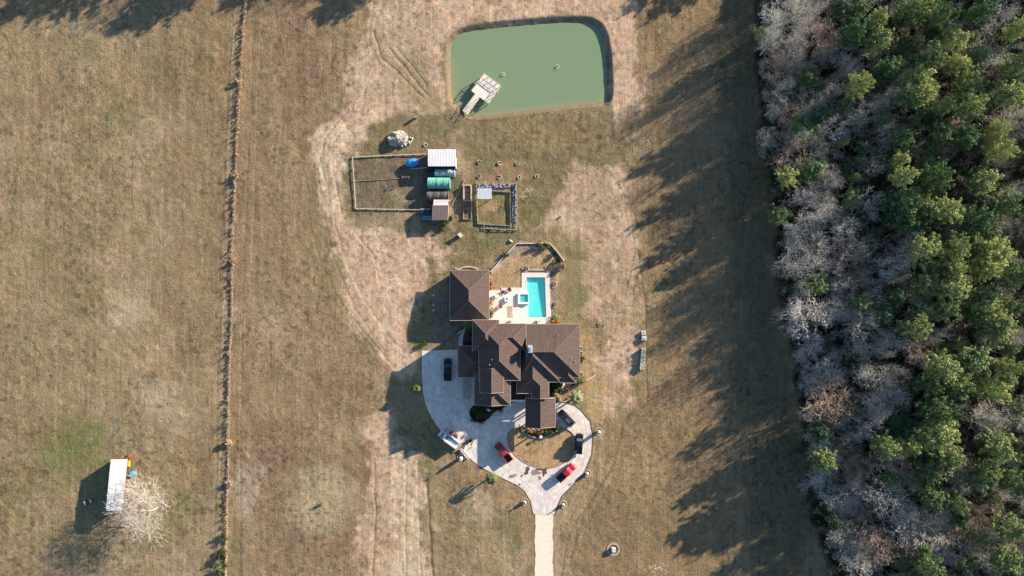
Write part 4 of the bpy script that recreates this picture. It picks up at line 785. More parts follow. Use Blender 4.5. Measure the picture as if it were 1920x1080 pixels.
MB().box(-2.9,.85,-.72,.42,.55,.85).build('bed_floor', bx, e); MB().box(-2.3,.4,-.35,.05,.86,1.25,bev=.05).build('toolbox', bx, e); MB().box(.55,.84,-.7,.4,.85,1.8).build('bulkhead', mat('dark_steel', (.05,.06,.08), .5), e)
for x in (2.0,-1.9):
    for s_ in (-1,1):
        wo = MB().cyl((x,s_*.72,.4),(x,s_*1.0,.4),.4,n=16).build('wheel', tyre, e); MB().cyl((x,s_*1.001,.4),(x,s_*1.02,.4),.24,n=12).build('rim', rim, wo)
MB().box(-3.7,-2.92,-.95,.95,.55,.62).build('rear_platform', mat('tan_board', (.42,.30,.20), .9, var=.2), e); 
tag(MB().box(-1.75,1.75,-.3,.3,.25,.32).box(-1.75,1.75,-.3,-.24,.32,.5).box(-1.75,1.75,.24,.3,.32,.5).box(-1.6,-1.5,-.25,.25,0,.25).box(1.5,1.6,-.25,.25,0,.25).build('loading_ramp', white, loc=P3(872, 849.5, 0, .06), rz=math.atan2(-19, 16)), 'long white ramp lying behind the service truck', 'ramp')
r_ = random.Random(5)
# clutter beside the truck
tan = mat('tan_board', (.42,.30,.20)); drk = mat('dark_rubber', (.04,.035,.035), .8); redp = mat('red_plastic', (.45,.02,.05), .4)
def wheelbarrow(name, label, px, py, rz, m):
    e = empty(name, P3(px, py, 0, .06), rz, label, 'wheelbarrow'); MB().prism([(-.45,.35),(.35,.3),(.5,.62),(-.6,.62)], -.32, .32, taper=lambda z: (.62-z)*.3, bev=.02).build('tray', m, e)
    MB().cyl((.6,-.06,.2),(.6,.06,.2),.2,n=14).build('wheel', drk, e)
    for s_ in (-1,1): MB().cyl((.6,s_*.1,.2),(-1.0,s_*.3,.55),.025,n=6).build('handle', tan, e); MB().cyl((-.3,s_*.25,.3),(-.35,s_*.28,0),.025,n=6).build('leg', drk, e)
wheelbarrow('wheelbarrow', 'red wheelbarrow beside the cab of the service truck', 847, 810, R(40), redp)
def hand_cart(name, label, px, py, rz, m, s=1.0, cat='cart'):
    e = empty(name, P3(px, py, 0, .06), rz, label, cat); MB().box(-.55*s,.55*s,-.35*s,.35*s,.25,.32).box(-.55*s,-.5*s,-.35*s,.35*s,.32,.6).build('tray', m, e)
    for x in (-.4,.4):
        for y in (-.36,.36): MB().cyl((x*s,y*s-.04,.15),(x*s,y*s+.04,.15),.15,n=12).build('wheel', drk, e)
    MB().cyl((.55*s,0,.3),(1.1*s,0,.75),.025,n=6).build('handle', drk, e)
hand_cart('hand_cart', 'dark hand cart with wheels standing right of the service truck', 876, 829, R(30), drk, 1.1)
hand_cart('hand_cart', 'white hand truck leaning near the cab of the service truck', 840, 809, R(100), white, .7)
tag(MB().box(-1.0,1.0,-.35,.35,0,.10).box(-.9,.9,-.05,.05,.102,.14).build('board_stack', tan, loc=P3(853,844,0,.06), rz=R(35)), 'tan boards stacked at the rear left of the service truck', 'boards')
tag(MB().box(-.9,.9,-.06,.06,0,.12).build('timber_beam', drk, loc=P3(880,841.5,0,.06), rz=R(33)), 'dark beam lying on the concrete nearest the white ramp', 'beam')
tag(MB().box(-.75,.75,-.05,.05,0,.14).build('timber_beam', palew, loc=P3(887,829,0,.06), rz=R(70)), 'pale beam lying on the concrete right of the hand cart', 'beam')
for i, (px, py, m, lab) in enumerate([(870,836,white,'white crate'),(866,832,tan,'tan crate'),(882,826,tan,'small tan crate'),(873,816,white,'small white crate'),(869,838,drk,'dark crate'),(855,817,drk,'small dark crate')]):
    s_ = .35 + .1*(i % 3); e = empty('crate', P3(px, py, 0, .06), R(20*i), ['white crate just right of the dark crate behind the truck','tan crate touching the rear end of the service truck','small tan crate farthest right in the clutter by the truck','small white crate alone on the sunny concrete above the carts','dark crate behind the service truck','small dark crate beside the right side of the service truck'][i], 'crate', 'crates around the service truck')
    slab('box', [(-s_,-s_*.7),(s_,-s_*.7),(s_,s_*.7),(-s_,s_*.7)], [[(-s_+.04,-s_*.7+.04),(s_-.04,-s_*.7+.04),(s_-.04,s_*.7-.04),(-s_+.04,s_*.7-.04)]], 0, .4, m, e); MB().box(-s_+.04,s_-.04,-s_*.7+.04,s_*.7-.04,.02,.12).build('contents', tan if m is not tan else drk, e)
# ---------------------------------------------------------------- pool furniture
def chair(label, px, py, rz, m):
    e = empty('lounge_chair', P3(px, py, 0, .10), rz, label, 'chair', 'chairs on the pool deck'); MB().box(-.38,.38,-.36,.36,.32,.40,bev=.02).build('seat', m, e)
    MB().box(-.38,.38,-.05,.05,0,.75,Matrix.Translation((0,.38,.36)) @ Matrix.Rotation(R(-18),4,'X'),bev=.02).build('backrest', m, e)
    for x in (-.42,.42): MB().box(x-.06,x+.06,-.4,.42,.55,.59).build('armrest', m, e)
    for x in (-.4,.4):
        for y in (-.36,.36): MB().box(x-.04,x+.04,y-.04,y+.04,0,.55).build('leg', m, e)
rc_ = mat('crimson_chair', (.33,.06,.09), .6); bc = mat('brown_chair', (.16,.07,.06), .6)
chair('crimson lounge chair on the deck above the fire pit', 943, 548, R(50), rc_); chair('brown lounge chair, topmost on the pool deck', 955.5, 543.5, R(20), bc)
chair('white framed chair on the deck left of the crimson one', 932.5, 554, R(110), white); chair('brown chair alone on the deck below the fire pit', 938.5, 574, R(140), bc)
# ---------------------------------------------------------------- plants library
def leafmat(name, c1, c2, tr=.25):
    m = bpy.data.materials.new(name); m.use_nodes = True; n = m.node_tree; b = n.nodes['Principled BSDF']; b.inputs['Roughness'].default_value = .85; b.inputs['Specular IOR Level'].default_value = .12
    oi = n.nodes.new('ShaderNodeObjectInfo'); tc = n.nodes.new('ShaderNodeTexCoord'); no = n.nodes.new('ShaderNodeTexNoise'); no.inputs['Scale'].default_value = .9; no.inputs['Detail'].default_value = 3; n.links.new(tc.outputs['Object'], no.inputs[0])
    ad = n.nodes.new('ShaderNodeMath'); ad.operation = 'MULTIPLY_ADD'; ad.inputs[1].default_value = .75; ad.inputs[2].default_value = -.37; n.links.new(oi.outputs['Random'], ad.inputs[0]); a2 = n.nodes.new('ShaderNodeMath'); a2.operation = 'ADD'; n.links.new(no.outputs['Fac'], a2.inputs[0]); n.links.new(ad.outputs[0], a2.inputs[1])
    r = n.nodes.new('ShaderNodeValToRGB'); r.color_ramp.elements[0].position = .25; r.color_ramp.elements[1].position = .75; r.color_ramp.elements[0].color = (*c1,1); r.color_ramp.elements[1].color = (*c2,1); n.links.new(a2.outputs[0], r.inputs[0]); n.links.new(r.outputs[0], b.inputs['Base Color'])
    return m
def puffs(centers, rad, nq, size, r, flat=.8):
    C_ = np.asarray(centers); N = len(C_)*nq; c = np.repeat(C_, nq, 0); d = r.normal(size=(N,3)); d /= np.linalg.norm(d,axis=1,keepdims=True); rr = (r.random((N,1))**.45)*np.repeat(np.asarray(rad).reshape(-1,1), nq, 0) if np.ndim(rad) else (r.random((N,1))**.45)*rad
    pos = c + d*rr*np.array([1,1,flat]); a = d + r.normal(size=(N,3))*.6; a /= np.linalg.norm(a,axis=1,keepdims=True); t = np.cross(a, r.normal(size=(N,3))); t /= np.linalg.norm(t,axis=1,keepdims=True); b = np.cross(a, t); s1 = size*(.6+.8*r.random((N,1))); s2 = s1*(.35+.4*r.random((N,1)))
    return np.stack([pos-t*s1, pos+b*s2, pos+t*s1, pos-b*s2], 1)
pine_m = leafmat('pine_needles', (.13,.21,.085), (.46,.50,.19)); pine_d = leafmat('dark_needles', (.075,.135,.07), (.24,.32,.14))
bark = mat('bark', (.16,.12,.09), .95, var=.3, scale=2); 
def pine_meshes(seed, m, Rr=3.1, Hc=7.0, Ht=15.0, nb_=40):
    r = np.random.default_rng(seed); cent = []; rad = []; seg = []
    lean = r.normal(size=2)*.35
    for i in range(nb_):
        t = (i+.5)/nb_; z = Ht - Hc*t; prof = math.sin(min(1, t*1.25+.12)*math.pi*.62)**.8 * (1 if t < .75 else 1-(t-.75)*1.3); R_ = Rr*prof*(.45+.80*r.random()); a = i*2.399 + r.random()*.7
        ex = np.array([math.cos(a)*R_+lean[0]*(1-t), math.sin(a)*R_+lean[1]*(1-t), z + .3*R_*.3]); base = np.array([lean[0]*(1-t)*.5, lean[1]*(1-t)*.5, z-.8])
        seg.append((*base, *ex, .07, .02)); nP = 3+int(R_*1.9)
        for k in range(nP):
            u = 1 - k/nP*.75; off_ = r.normal(size=3)*np.array([.38,.38,.22]); cent.append(base + (ex-base)*u + off_*.8); rad.append(.26+.34*r.random())
    Q = puffs(cent, rad, 36, .15, r, .70); cr = quads_mesh('crown', Q, m)
    k = MB(); zz = [0, Ht*.4, Ht*.8, Ht-.6]; 
    ts = [(0,0,-.2, lean[0]*.2, lean[1]*.2, Ht*.45, .24, .18), (lean[0]*.2, lean[1]*.2, Ht*.45, lean[0]*.5, lean[1]*.5, Ht-.7, .18, .05)] + seg
    k.bm.free(); tr = tubes_mesh('trunk', ts, bark, 6); return tr, cr
def bare_meshes(seed, m, Rr=4.0, Ht=10.0, fork=.35, dens=1.0, spread=.55, tw=.022, lim=3):
    r = random.Random(seed); segs_t = []; segs_c = []
    def grow(p, d, L_, rad, depth):
        n_ = 3; q = p
        for i in range(n_):
            d = (d + Vector((r.gauss(0,.075), r.gauss(0,.075), r.gauss(0,.05)+.03))).normalized(); e_ = q + d*(L_/n_); r1 = rad*(1-.28*(i+1)/n_)
            (segs_t if depth == 0 else segs_c).append((*q, *e_, rad*(1-.28*i/n_), r1)); 
            if depth >= 1 and i < n_-1 and r.random() < .8*dens: 
                a = d.orthogonal(); a.rotate(Matrix.Rotation(r.uniform(0,6.28),3,d)); grow(q.lerp(e_, .7), (d*.75+a*.75).normalized(), L_*r.uniform(.45,.65), r1*.5, depth+2) if depth+2 <= lim+2 and L_ > .5 else None
            q = e_
        if depth >= lim+1 or L_ < .35: 
            for k in range(3):
                a = d.orthogonal(); a.rotate(Matrix.Rotation(r.uniform(0,6.28),3,d)); e2 = q + (d+a*.6).normalized()*r.uniform(.3,.7); segs_c.append((*q,*e2,tw,tw*.5))
            return
        nb2 = 4 if depth == 0 else r.choice((2,3,3))
        for k in range(nb2):
            a = d.orthogonal(); a.rotate(Matrix.Rotation(6.283*k/nb2+r.uniform(-.5,.5),3,d)); nd = (d + a*spread*r.uniform(.7,1.4)).normalized(); grow(q, nd, L_*r.uniform(.66,.85), max(tw, r1*.62), depth+1)
    grow(Vector((0,0,-.1)), Vector((0,0,1)), Ht*fork, .22*Ht/10, 0)
    A = np.array(segs_c); ctr = A[:, 3:6]; rr_ = np.hypot(ctr[:,0], ctr[:,1]); sc_ = Rr/ np.percentile(rr_, 96); zs = (Ht - 0)/(np.percentile(ctr[:,2], 98)); 
    for c_ in (0,1,3,4): A[:, c_] *= sc_
    A[:, 2] *= zs; A[:, 5] *= zs; T = np.array(segs_t); T[:, [2,5]] *= zs; T[:, [0,1,3,4]] *= sc_; 
    A[:, 6:8] = np.maximum(A[:, 6:8], tw*.6)
    return tubes_mesh('trunk', T, m, 7), tubes_mesh('crown', A, m, 3)
def tree(name, tr, cr, loc, rz, s, label, cat, group=None, sz=None):
    e = empty(name, loc, rz, label, cat, group); e.scale = (s, s, sz or s); link('trunk', tr, e); link('crown', cr, e); return e
pines = [pine_meshes(10+i, pine_m, 2.9+.25*i, 6.0+.5*i) for i in range(6)]; dpines = [pine_meshes(40+i, pine_d, 2.6, 6.5) for i in range(3)]
gb = leafmat('grey_bark', (.42,.40,.35), (.64,.61,.54)); tb = leafmat('tan_bark', (.42,.31,.24), (.56,.43,.34)); wb = leafmat('white_bark', (.46,.43,.39), (.60,.56,.51))
bares = [bare_meshes(100+i, gb, 4.0, 11.0, .34, 1.25, .62, .015, 4) for i in range(5)]; tans = [bare_meshes(120+i, tb, 4.0, 10.0, .30, 1.3, .7, .014, 4) for i in range(3)]; whites = [bare_meshes(140+i, wb, 4.0, 10.5, .30, 1.3, .65, .019, 4) for i in range(2)]
PL = 'tall green pine standing in the dense wood on the right'; PG = 'pines in the wood on the right'
BL = 'leafless grey tree standing in the dense wood on the right'; BG = 'leafless trees in the wood on the right'
TLb = 'leafless tan tree standing in the dense wood on the right'
rt = random.Random(11); taken = []
PINES = [(1429,60,14),(1608,60,25),(1649,75,25),(1708,19,22),(1733,17,20),(1767,28,26),(1792,67,24),(1722,75,14),(1747,103,25),(1669,125,24),(1519,147,20),(1614,158,22),(1728,147,22),(1736,172,22),(1711,180,22),(1797,117,20),(1822,150,25),(1822,194,28),(1769,200,22),(1894,180,24),(1914,119,22),(1911,55,20),(1508,239,28),(1772,247,24),(1811,258,26),(1700,255,22),(1872,242,18),(1886,278,24),(1578,267,9),(1525,318,30),(1478,333,20),(1700,330,20),(1767,328,28),(1850,339,28),(1894,383,24),(1706,375,24),(1739,389,28),(1775,394,26),(1708,417,24),(1833,411,28),(1783,411,22),(1464,403,20),(1736,469,30),(1803,464,24),(1869,472,26),(1789,492,22),(1856,500,22),(1906,519,26),(1533,531,26),(1744,533,24),(1789,536,28),(1844,561,26),(1686,561,18),(1733,586,24),(1775,583,24),(1872,594,28),(1789,512,22),(1720,613,24),(1871,618,30),(1769,693,26),(1827,676,32),(1800,720,26),(1747,724,20),(1871,733,28),(1764,769,28),(1764,813,30),(1782,858,24),(1711,836,18),(1662,840,22),(1747,889,26),(1756,933,26),(1800,947,22),(1880,836,30),(1853,884,24),(1911,907,24),(1547,867,22),(1898,996,26),(1893,1053,26),(1747,1067,22),(1907,689,20),(1650,30,18),(1840,20,20),(1690,300,16),(1838,1010,16),(1600,330,12)]
for i, (px, py, r) in enumerate(PINES):
    h = rt.uniform(13.5, 18) * (1 if r > 17 else .75); zc = h*.82; k = rt.randrange(6); base = 2.9+.25*k; s = r*S*(H-zc)/H/ (base*.92)
    if px < 1560: h *= .66; zc = h*.82
    x, y = P(px, py, zc); taken.append((x, y, r*S)); sz = h/15.0
    tree('pine_tree', *pines[k], (x, y, 0), rt.uniform(0, 6.3), s, PL, 'pine', PG, sz)
BARE = [(1465,30,40,'g'),(1502,14,34,'g'),(1525,22,32,'g'),(1500,62,34,'g'),(1548,68,34,'t'),(1450,80,30,'g'),(1466,128,40,'t'),(1490,105,30,'g'),(1512,185,38,'g'),(1562,170,34,'g'),(1458,200,30,'g'),(1482,218,36,'t'),(1446,262,30,'g'),(1562,238,40,'g'),(1488,292,40,'t'),(1590,108,34,'g'),(1690,22,30,'g'),(1880,20,48,'g'),(1860,108,40,'g'),(1892,222,36,'g'),(1510,372,34,'w'),(1556,342,30,'g'),(1632,383,40,'w'),(1500,420,34,'g'),(1542,402,32,'g'),(1580,430,40,'w'),(1520,462,40,'g'),(1480,490,34,'g'),(1594,478,40,'t'),(1520,502,36,'g'),(1612,522,32,'t'),(1642,555,36,'w'),(1578,545,34,'g'),(1590,585,34,'w'),(1525,588,46,'w'),(1490,600,36,'w'),(1622,460,30,'g'),(1520,650,32,'w'),(1552,690,40,'w'),(1612,612,42,'g'),(1592,822,30,'g'),(1585,852,28,'t'),(1598,882,30,'t'),(1622,872,28,'t'),(1540,905,34,'g'),(1562,940,34,'g'),(1590,968,34,'t'),(1600,935,34,'w'),(1660,930,48,'g'),(1690,972,46,'g'),(1645,1022,48,'t'),(1700,892,38,'g'),(1582,1012,36,'g'),(1602,1060,38,'g'),(1710,1040,40,'t'),(1822,1000,40,'t'),(1852,1052,40,'g'),(1808,880,36,'g'),(1720,660,36,'t'),(1642,702,36,'g'),(1630,650,36,'g'),(1682,640,36,'g'),(1700,480,36,'g'),(1660,500,34,'g'),(1520,720,30,'g'),(1545,820,30,'g'),(1560,850,28,'g'),(1680,740,36,'g'),(1640,760,36,'g'),(1850,790,36,'g'),(1900,780,36,'g'),(1660,250,34,'g'),(1620,215,34,'g'),(1640,310,34,'g'),(1660,190,30,'g'),(1850,960,36,'t'),(1780,1020,36,'g'),(1740,1000,40,'g')]
for i, (px, py, r, t) in enumerate(BARE):
    h = rt.uniform(8.5, 12.5) * (.72 if px < 1610 and py > 590 else 1); zc = h*.75; lib = {'g': bares, 't': tans, 'w': whites}[t]; tr, cr = lib[rt.randrange(len(lib))]; s = r*S*(H-zc)/H/4.0; x, y = P(px, py, zc); taken.append((x, y, r*S*.8))
    tree('bare_tree', tr, cr, (x, y, 0), rt.uniform(0, 6.3), s, TLb if t == 't' else ('leafless whitish tree standing in the dense wood on the right' if t == 'w' else BL), 'tree', BG, h/10.5)
tree('bare_tree', *tans[1], (*P(1556, 765, 8.5), 0), 1.0, 56*S*.95/4.0, 'large round tan leafless tree at the edge of the wood, widest crown there', 'tree', BG, 1.15)
tree('bare_tree', *whites[0], (*P(1629, 797, 8), 0), 2.0, 32*S*.95/4.0, 'small whitish round leafless tree just right of the large tan one', 'tree', BG, 1.05)
taken += [(*P(1556,765,8.5), 7), (*P(1629,797,8), 4)]
EP = [P(*p) for p in FEDGE]
def inside_forest(x, y, m=0.0):
    return float(sdf(np.array([x]), np.array([y]), EP)[0]) < -m
cand = 0; npn = 0; nbr = 0
while cand < 8000 and (npn + nbr) < 400:
    cand += 1; x = rt.uniform(66, 150); y = rt.uniform(-88, 92)
    if not inside_forest(x, y, .8): continue
    if any((x-a)**2 + (y-b_)**2 < (1.2 + .36*c_)**2 for a, b_, c_ in taken): continue
    edge = not inside_forest(x, y, 14)
    off_frame = x > 126 or abs(y) > 74
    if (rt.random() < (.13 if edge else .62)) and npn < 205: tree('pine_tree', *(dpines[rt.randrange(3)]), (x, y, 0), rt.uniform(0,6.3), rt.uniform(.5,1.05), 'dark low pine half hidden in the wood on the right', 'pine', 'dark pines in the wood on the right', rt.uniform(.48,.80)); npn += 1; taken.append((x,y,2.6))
    else: 
        h = rt.uniform(6.0, 10.0) + (1.5 if edge else 0)
        if edge and y < -8: h = rt.uniform(4.5, 7.5)
        tree('bare_tree', *bares[rt.randrange(5)], (x, y, 0), rt.uniform(0,6.3), rt.uniform(.6,1.0), BL, 'tree', BG, h/10.5); nbr += 1; taken.append((x,y,2.6))
# undergrowth: one mass of low evergreen leaves and one of twigs
r = np.random.default_rng(5); X = r.uniform(62, 150, 16000); Y = r.uniform(-90, 92, 16000); d_ = sdf(X, Y, EP); ok = d_ < 0; X = X[ok]; Y = Y[ok]; d_ = d_[ok]; N = 6500; X = X[:N]; Y = Y[:N]; d_ = d_[:N]
hz = np.where(-d_ < 7, r.uniform(.5, 3.3, len(X)), r.uniform(.6, 4.5, len(X))); 
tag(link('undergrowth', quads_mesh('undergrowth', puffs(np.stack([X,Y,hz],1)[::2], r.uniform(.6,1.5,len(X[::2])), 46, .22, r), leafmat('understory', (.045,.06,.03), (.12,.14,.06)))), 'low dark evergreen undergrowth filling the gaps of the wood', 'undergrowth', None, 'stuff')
c = np.stack([X,Y,hz],1)[1::2]; M_ = 34; c = np.repeat(c, M_, 0); dd_ = r.normal(size=c.shape)*np.array([.7,.7,.9]); dd_[:, 2] = np.abs(dd_[:, 2]); st = c - np.array([0,0,1.0]) + r.normal(size=c.shape)*.35; st[:,2] = np.maximum(st[:,2], .0)
tag(link('twig_brush', tubes_mesh('twig_brush', np.concatenate([st, st+dd_*1.0, np.full((len(c),1),.022), np.full((len(c),1),.010)], 1), gb)), 'grey leafless brush growing between the trees of the wood', 'brush', None, 'stuff')
# trees north of the picture that throw their shade onto the top of the fields
for i, (px, py, h, t) in enumerate([(464,-112,12,'p'),(500,-122,12,'p'),(535,-128,13,'p'),(425,-128,12,'b'),(385,-150,13,'p'),(335,-150,13,'p'),(300,-165,14,'p'),(560,-150,12,'b'),(600,-160,12,'b'),(690,-155,12,'p'),(735,-160,12,'b'),(810,-160,12,'b'),(850,-140,12,'p'),(885,-145,13,'p'),(1000,-160,11,'b'),(1445,-150,12,'p'),(1478,-140,12,'p'),(250,-160,11,'b')]):
    x, y = P(px, py); lib = pines if t == 'p' else bares; tr, cr = lib[i % len(lib)]
    tree('pine_tree' if t == 'p' else 'bare_tree', tr, cr, (x, y, 0), i*1.1, rt.uniform(.9,1.2), 'tree beyond the top edge whose shadow falls on the field', 'pine' if t == 'p' else 'tree', 'trees beyond the top edge', h/(15 if t == 'p' else 10.5))
# big lone tree lower left
lone = bare_meshes(301, mat('lone_bark', (.47,.44,.39), .9, var=.12), 9.0, 9.0, .16, 1.5, .8, .022, 5)
tree('lone_tree', *lone, (*P(268, 969, 7), 0), .8, 1.0, 'large whitish leafless tree beside the lone barn', 'tree').scale = (.88, 1.1, 1.0)
tree('bare_tree', *bare_meshes(310, tb, 3.0, 4.0, .2, 1, .8, .02), (*P(1238, 1068, 2.5), 0), .8, 1.0, 'leafless tan tree alone at the bottom edge of the right field', 'tree')
tree('bare_tree', *bare_meshes(311, gb, 2.6, 3.2, .2, .9, .8, .013), (*P(992, 366, 2), 0), .8, 1.0, 'small leafless round tree right of the square garden', 'tree')
# ---------------------------------------------------------------- palms
def palm_meshes(seed, R_=1.7, Ht=3.6, dry=False):
    r = random.Random(seed); Q = []
    for k in range(22):
        a = k*2.4+r.uniform(-.2,.2); up = r.uniform(-.35, 1.0); L_ = R_*r.uniform(.8,1.05); d = Vector((math.cos(a), math.sin(a), 0)); pr = None; side = Vector((-d.y, d.x, 0))
        pts = []
        for i in range(7):
            t = i/6; pts.append(Vector((0,0,Ht)) + d*(L_*t*(1-.25*max(0,up))) + Vector((0,0, L_*(up*.8*t - .75*t*t))))
        for i in range(1, 7):
            p0, p1 = pts[i-1], pts[i]; wd = .34*math.sin(min(1, i/6+.15)*math.pi*.85)+.05
            for s_ in (-1, 1):
                for q in range(2):
                    b0 = p0.lerp(p1, q/2); tip = b0 + side*s_*wd*1.3 + (p1-p0)*.9 + Vector((0,0,-.10)); Q.append([b0, b0.lerp(p1,.9), tip, tip.lerp(b0,.5)+(p0-p1)*.2])
    T = [(0,0,-.1, 0,0,Ht*.5, .20,.17), (0,0,Ht*.5, 0,0,Ht, .17,.15)]
    return T, Q, Ht
palm_m = leafmat('palm_leaf', (.04,.07,.025), (.27,.30,.15)); pbark = mat('palm_bark', (.25,.20,.14), .95, var=.2)
for px, py, h, R_, lab in [(780,729,2.8,1.6,'palm in the house shadow, uppermost left of the drive'),(804.5,803,2.8,1.5,'palm beside the front of the white service truck'),(921.5,900,3.3,1.8,'palm on the lower left rim of the drive with a long shadow'),(1081.5,748,3.2,2.0,'leafiest palm, right of the portico above the black SUV')]:
    T, Q, Ht = palm_meshes(int(px), R_, h); e = empty('palm_tree', (*P(px, py, h), 0), 0, lab, 'palm', 'palms around the drive')
    link('trunk', tubes_mesh('trunk', T, pbark, 8), e); link('crown', quads_mesh('crown', [[tuple(v) for v in q_] for q_ in Q], palm_m), e)
# wrapped young palms in pale rings
burlap = mat('burlap', (.50,.44,.36), .95, col2=(.66,.62,.56), scale=2.5, bump=.04, bscale=5); sandr = mat('ring_stone', (.55,.46,.36), .95, var=.15)
for px, py, h, lab in [(1122,809,2.4,'wrapped young tree in a ring right of the drive, uppermost of five'),(1100.5,887.5,1.3,'wrapped young tree in a ring beside the lower right curve of the drive'),(1056,946,1.1,'wrapped young tree in a ring just right of the drive throat'),(983.5,941,1.1,'wrapped young tree in a ring just left of the drive throat'),(865,858,2.6,'wrapped young tree in a tan ring behind the white ramp')]:
    e = empty('wrapped_tree', P3(px, py), 0, lab, 'young tree', 'wrapped young trees round the drive'); r_ = random.Random(int(px))
    MB().ball((0,0,h*.4), 1, 2, (.50,.50,h*.48), .10, int(px)).build('wrap', burlap, e); MB().cyl((0,0,h*.8), (0.05,0,h*1.15), .05, .03, 6).build('trunk', pbark, e)
    MB().ring((0,0,0), .95, .12, .12, 22, z0=-.1).build('ring', sandr, e)
    Q = puffs([(0,0,h*1.12)], [.3], 26, .12, np.random.default_rng(int(px))); link('leaves', quads_mesh('leaves', Q, palm_m), e)
# shrubs
def shrub_mesh(seed, m, n_=10, size=.10, nq=34):
    r = np.random.default_rng(seed); c = r.normal(size=(n_,3))*np.array([.32,.32,.16]) + np.array([0,0,.45]); return quads_mesh('foliage', puffs(c, r.uniform(.25,.42,n_), nq, size, r), m)
SM = {'green': leafmat('shrub_green', (.05,.085,.025), (.13,.18,.05)), 'dark': leafmat('shrub_dark', (.025,.045,.018), (.06,.09,.03)), 'lime': leafmat('shrub_lime', (.20,.26,.08), (.42,.48,.20)), 'orange': leafmat('shrub_orange', (.38,.15,.04), (.62,.28,.10)), 'dry': leafmat('shrub_dry', (.30,.20,.12), (.50,.38,.24)), 'gold': leafmat('shrub_gold', (.34,.23,.07), (.5,.36,.14))}
SMM = {k: [shrub_mesh(hash(k) % 50 + i if False else 60+i+len(k)*7, m) for i in range(3)] for k, m in SM.items()}
def shrub(px, py, s, kind, label=None, group=None, z=0):
    e = empty('shrub', P3(px, py, 0, z), rt.uniform(0,6.3), label, 'shrub', group); e.scale = (s, s, s); link('foliage', SMM[kind][rt.randrange(3)], e)
    o = MB().cyl((0,0,-.05),(0,0,.4),.04,.02,6).cyl((0,0,.1),(.15,.1,.5),.025,.012,5).cyl((0,0,.1),(-.12,.12,.5),.025,.012,5).build('stem', bark, e)
GRB = 'shrubs of the bed below the garage'
for i, (px, py, s, k) in enumerate([(886,779,1.5,'dark'),(892,771,1.3,'green'),(899,778,1.9,'green'),(900,787,1.2,'dark'),(891,787,1.1,'dark'),(910,774,1.2,'dark'),(926,770,1.1,'green'),(938,766,1.3,'dark')]):
    shrub(px, py, s, k, 'dark green shrub in the shaded bed below the garage', GRB)
shrub(901, 791, .9, 'orange', 'rusty orange shrub at the tip of the shaded bed below the garage'); shrub(895, 783, .8, 'lime', 'pale shrub amid the dark ones in the bed below the garage')
GP = 'dry golden shrubs in a row against the portico'
for i in range(7): shrub(992+i*4.2, 806+(i % 2)*2, 1.0, 'gold' if i % 2 else 'dry', 'dry golden shrub in the row below the portico', GP)
shrub(976,802,1.3,'dry','dry shrub at the left end of the bed below the portico'); shrub(1030,810,1.5,'green','green shrub at the right of the bed below the portico'); shrub(1046,799,1.5,'lime','pale green shrub at the right corner of the portico')
for px, py, s, k, lab in [(878.5,604.5,2.0,'lime','bright pale green shrub in the gap between house and detached building'),(884,613,1.6,'lime','second bright green shrub below the one in the gap beside the house'),(884,625,1.8,'dark','dark shrub against the left wall of the house'),(882,645,1.9,'dark','lowest dark shrub against the left wall of the house'),(1083.5,714,2.0,'green','green shrub at the lower right corner of the house'),(1088.5,672,1.5,'dark','dark shrub against the right wall of the house'),(1036,726,2.8,'dark','large dark shrub in the inner corner right of the entrance wing'),(1047,731,1.8,'green','green shrub beside the large dark one right of the entrance wing'),(1042,741,1.7,'dry','tan dry shrub right of the entrance wing'),(1048,747,1.5,'dry','tan dry shrub at the top of the drive by the portico'),(1062,727,1.0,'dry','small dry shrub on the curved pale edging'),(918.5,530,1.4,'orange','orange shrub by the right wall of the detached building, uppermost'),(919.5,538,1.3,'orange','orange shrub just above the deck corner by the detached building'),(919.5,570,1.6,'orange','orange shrub on the deck beside the detached building'),(920,582,1.3,'gold','golden shrub on the deck below the orange one'),(919.5,592,1.1,'green','green shrub on the deck at the inner corner of the house'),(1043,604,1.5,'orange','bright orange shrub at the lower right corner of the pool deck'),(1036.5,606,1.0,'orange','small orange shrub between the pool deck and the bright orange one'),(1042,594,1.1,'lime','pale green shrub above the bright orange one'),(955.5,604,1.0,'dry','potted dry shrub against the house wall on the deck'),(1006,606,.9,'dark','dark potted shrub against the house wall below the pool'),(600,945,.9,'green','tiny green shrub alone in the middle of the brown field'),(917.5,512,1.2,'green','green shrub at the top right corner of the detached building'),(795,643,1.3,'dark','dark shrub in the shade above the left drive'),(950,479,1.1,'green','green shrub at the bend of the pale garden wall'),(1010,460,1.5,'green','green shrub under the top garden wall'),(1026,461,1.4,'green','green shrub in the top right corner of the garden wall'),(1041,477,1.2,'dark','dark shrub inside the right garden wall'),(1047,488,1.3,'dark','lower dark shrub inside the right garden wall'),(1056,497,1.5,'dry','tan shrub at the lower right end of the garden wall'),(1049,503,1.2,'dry','tan shrub left of the one at the end of the garden wall'),(838,418,1.4,'green','green shrub below the brown roofed coop'),(832,425,1.3,'green','green shrub lower left of the one below the coop'),(846,409,1.1,'green','green shrub at the right corner of the coop')]:
    shrub(px, py, s, k, lab, None, .1 if lab.find('on the deck') > 0 and px > 900 and py > 540 else 0)
brick = mat('brick_ring', (.36,.26,.20), .9, col2=(.6,.5,.42), scale=3)
